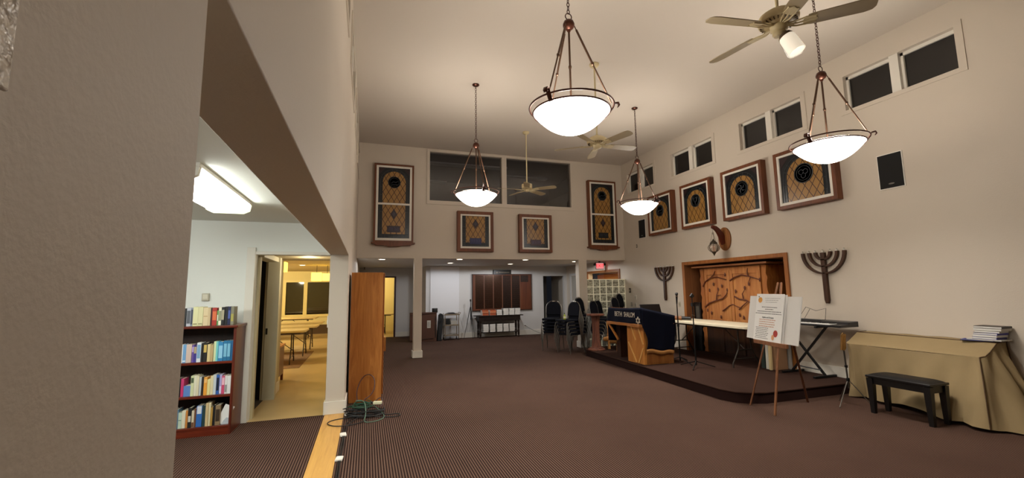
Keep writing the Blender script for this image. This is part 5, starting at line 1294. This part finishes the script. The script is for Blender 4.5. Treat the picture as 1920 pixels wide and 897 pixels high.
for xx, sx_ in ((bx_0+.035, 1), (bx_1-.035, -1)):
    for yy, sy_ in ((by_0+.035, 1), (by_1-.035, -1)):
        a, b = .034, .022
        vs = [(xx-b, yy-b, 0), (xx+b, yy-b, 0), (xx+b, yy+b, 0), (xx-b, yy+b, 0), (xx-a, yy-a, .42), (xx+a, yy-a, .42), (xx+a, yy+a, .42), (xx-a, yy+a, .42)]
        MB().add(vs, [(0, 1, 2, 3), (4, 5, 6, 7), (0, 1, 5, 4), (1, 2, 6, 5), (2, 3, 7, 6), (3, 0, 4, 7)]).build('leg', BW, t, world=True)
# papers and books on the cover
def flat2(name, label, c, w, dd, h, colr, rz, z, cat='book'):
    o = MB().box(-w/2, -dd/2, 0, w/2, dd/2, .003).box(-w/2, -dd/2, h-.003, w/2, dd/2, h).box(-w/2, -dd/2, .003, w/2, -dd/2+.004, h-.003).build(name, col_mat(colr))
    MB().box(-w/2+.004, -dd/2+.004, .003, w/2-.004, dd/2-.003, h-.003).build('pages', M('pages_white', '#d9d8d2', .8), o)
    o.location = (*c, z); o.rotation_euler = (0, 0, rz); tag(o, label, cat, 'books on the covered piano')
zz = .892
for (nm, lb, c, w_, d_, h_, cl_, rz) in (('music_book', 'blue music book at the bottom left of the pile on the piano', (6.80, 3.17), .20, .27, .010, '#2b2f78', .25), ('music_book', 'white sheet music book lowest in the pile on the piano', (6.82, 3.09), .22, .30, .012, '#c9c6c0', 0.)):
    flat2(nm, lb, c, w_, d_, h_, cl_, rz, zz); zz += h_+.001
for i in range(6):
    cn, cc = [('purple blue', '#34307e'), ('white', '#d2cfc8'), ('indigo', '#3a3690'), ('pale grey', '#bdbab4'), ('white edged', '#c8c4bc'), ('dark covered', '#3c3430')][i]
    pos = ['third from bottom', 'fourth from bottom', 'fifth from bottom', 'sixth from bottom', 'second from top', 'topmost'][i]
    flat2('music_book', '%s music book %s in the pile on the piano' % (cn, pos), (6.83, 3.09-.008*i), .20, .21 if i < 4 else .24, .024, cc, random.uniform(-.08, .08), zz); zz += .025

# ================================================================== CABLES
def coil(cx, cy, z, rx, ry, turns, seed, amp=.03, zamp=.02):
    rg = random.Random(seed); pts = []; n = int(turns*14); ph = rg.uniform(0, 6)
    for i in range(n):
        a = 2*PI*i/14+ph; k = i/n
        rr = 1+.25*math.sin(a*.37+ph)+rg.uniform(-.08, .08)
        pts.append((cx+rx*rr*math.cos(a)+amp*math.sin(k*9+ph), cy+ry*rr*math.sin(a)+amp*math.cos(k*7), max(.008, z+k*zamp+.012*math.sin(a*2.3+ph))))
    return pts
def smooth(pts, it=2):
    P = [Vector(p) for p in pts]
    for _ in range(it):
        Q = [P[0]]
        for a, b in zip(P, P[1:]): Q += [a.lerp(b, .25), a.lerp(b, .75)]
        P = Q+[P[-1]]
    return P
CB = M('cord_black', '#0d0e0e', .5); CG = M('cord_green', '#12412a', .5); CGL = M('cord_pale_green', '#587561', .5); CBR = M('cord_maroon', '#3a1a18', .5)
for i, (m_, lb, pts, r_) in enumerate((
    (CB, 'black extension cord, thick bottom coils of the cable heap by the cabinet', coil(.03, 5.98, .012, .20, .10, 6, 1, zamp=.06), .0065),
    (CB, 'black cable coiled at the left of the heap by the white column', coil(-.07, 6.08, .04, .12, .10, 5, 5, zamp=.06), .006),
    (CG, 'dark green extension cord coiled on top of the cable heap', coil(-.02, 6.10, .09, .13, .09, 5, 3, zamp=.05), .006),
    (CBR, 'dark maroon cord with a tall standing loop leaning on the oak cabinet', [(-.08, 6.25, .13), (-.1, 6.5, .22), (-.03, 6.66, .36), (.06, 6.68, .40), (.14, 6.66, .34), (.14, 6.5, .22), (.08, 6.35, .16), (-.02, 6.25, .13), (.12, 6.2, .10), (.22, 6.3, .16), (.25, 6.25, .08), (.2, 6.1, .06)], .007),
    (CGL, 'pale green cord sweeping over the front of the cable heap', [(-.1, 6.15, .16), (-.02, 6.12, .17), (.02, 6.0, .15), (.03, 5.85, .05), (-.0, 5.70, .008), (.08, 5.66, .008), (.2, 5.72, .008), (.26, 5.85, .008), (.2, 6.0, .05), (.12, 6.1, .10)], .0055),
    (CB, 'black cord loop trailing right over the carpet from the cable heap', [(.16, 6.0, .03), (.28, 5.92, .008), (.40, 5.95, .008), (.46, 5.88, .008), (.40, 5.80, .008), (.26, 5.82, .008), (.12, 5.86, .02)], .0055),
    (CB, 'black cord loop trailing left over the wooden threshold strip', [(-.02, 5.9, .04), (-.2, 5.95, .012), (-.36, 5.9, .013), (-.42, 5.78, .013), (-.34, 5.64, .013), (-.2, 5.60, .013), (-.06, 5.66, .009), (.05, 5.74, .02)], .0055),
    (CB, 'black cord running along the threshold strip toward the camera', [(-.08, 5.95, .03), (-.19, 5.75, .008), (-.212, 5.4, .008), (-.2, 5.1, .008), (-.215, 4.7, .008), (-.205, 4.3, .008), (-.21, 3.5, .008), (-.21, 2.0, .008)], .006),
    (CB, 'second black cord beside the first along the wooden threshold strip', [(-.04, 5.9, .03), (-.165, 5.7, .008), (-.195, 5.3, .008), (-.182, 5.0, .008), (-.198, 4.6, .008), (-.188, 4.2, .008), (-.193, 3.4, .008), (-.193, 2.0, .008)], .0055))):
    o = MB().tube(smooth(pts), r_, 6).build('extension_cord', m_); tag(o, lb, 'cord', 'cords heaped by the oak cabinet')
t = thing('power_strip', 'cream plastic plug block on the cable heap', 'plug', (.17, 6.05, .12))
MB().cbox((.17, 6.05, .135), (.11, .05, .035), Matrix.Rotation(R(-12), 3, 'Z')).build('body', M('plug_cream', '#d8d3b0', .5), t, world=True, bevel=.006)
MB().cbox((.10, 6.07, .137), (.03, .03, .02), Matrix.Rotation(R(-12), 3, 'Z')).build('plug', BLACK, t, world=True)
for (x, y, lb, r_) in ((-.205, 5.28, 'white cable clip nearest the cable heap on the threshold cords', .1), (-.205, 4.55, 'white cable clip nearest the camera on the threshold cords', -.1)):
    o = MB().cbox((0, 0, .010), (.065, .10, .016), None).cbox((0, 0, .019), (.05, .085, .006), None).build('cable_clip', WHITE, bevel=.004); o.location = (x, y, .0015); o.rotation_euler = (0, 0, r_); tag(o, lb, 'cable clip', 'white cable clips')
t = thing('plug', 'small white plug end beside the white column in cable heap', 'plug', (-.20, 6.05, 0))
MB().tube([(-.215, 6.02, .03), (-.19, 6.07, .035)], .014, 8).build('body', WHITE, t, world=True)
t = thing('light_switch', 'white switch plate on the doorway side of the white column', 'switch', (XL0, 6.30, 1.2))
MB().box(XL0-.012, 6.255, 1.10, XL0, 6.345, 1.25).build('plate', WHITE, t, world=True)
MB().box(XL0-.02, 6.29, 1.15, XL0-.012, 6.31, 1.19).build('toggle', WHITE, t, world=True)

# ================================================================== LIGHTS
def area(loc, size, energy, col, rot=(0, 0, 0), sy=None, name='area'):
    l = bpy.data.lights.new(name, 'AREA'); l.energy = energy; l.color = col; l.size = size
    if sy: l.shape = 'RECTANGLE'; l.size_y = sy
    o = bpy.data.objects.new(name, l); C.objects.link(o); o.location = loc; o.rotation_euler = rot; return o
def point(loc, energy, col, rad=.1, name='point'):
    l = bpy.data.lights.new(name, 'POINT'); l.energy = energy; l.color = col; l.shadow_soft_size = rad
    o = bpy.data.objects.new(name, l); C.objects.link(o); o.location = loc
    if 'dining' in name or 'corridor' in name: l.specular_factor = .1
    return o
point((-3.4, 10.6, 2.3), 200, (1, .86, .55), .2, 'dining_lamp')
point((-4.0, 15.4, 2.3), 330, (1, .84, .50), .2, 'dining_lamp')
point((.3, 17.6, 2.1), 35, (1, .82, .45), .2, 'yellow_room_lamp')
point((-.85, 7.3, 2.0), 9, (1, .90, .68), .05, 'corridor_fill')  # added fill that brightens the corridor, no fixture belongs to it
point((7.9, 12.2, 1.6), 45, (1, .68, .28), .15, 'annex_lamp')
point((-3.4, 2.6, 2.2), 150, (.97, 1., .96), .3, 'library_lamp')

w = bpy.data.worlds.new('night'); scene.world = w; w.use_nodes = True
w.node_tree.nodes['Background'].inputs[0].default_value = (.02, .022, .03, 1); w.node_tree.nodes['Background'].inputs[1].default_value = .3

# ================================================================== CAMERA (1920 x 897 frame)
yaw, pitch, roll, F = .323888759, .118268251, -.0145686628, 811.309
f = Vector((math.sin(yaw)*math.cos(pitch), math.cos(yaw)*math.cos(pitch), math.sin(pitch)))
r0 = Vector((math.cos(yaw), -math.sin(yaw), 0)); u0 = r0.cross(f)
r = r0*math.cos(roll)+u0*math.sin(roll); u = r.cross(f)
cd = bpy.data.cameras.new('camera'); cam = bpy.data.objects.new('camera', cd); C.objects.link(cam)
cam.matrix_world = Matrix(((r.x, u.x, -f.x, 0), (r.y, u.y, -f.y, 0), (r.z, u.z, -f.z, 1.55), (0, 0, 0, 1)))
cd.sensor_fit = 'HORIZONTAL'; cd.sensor_width = 36; cd.lens = F/1920*36; cd.clip_start = .02; cd.clip_end = 100
scene.camera = cam
scene.view_settings.view_transform = 'Standard'; scene.view_settings.look = 'None'
scene.view_settings.exposure = 0.12
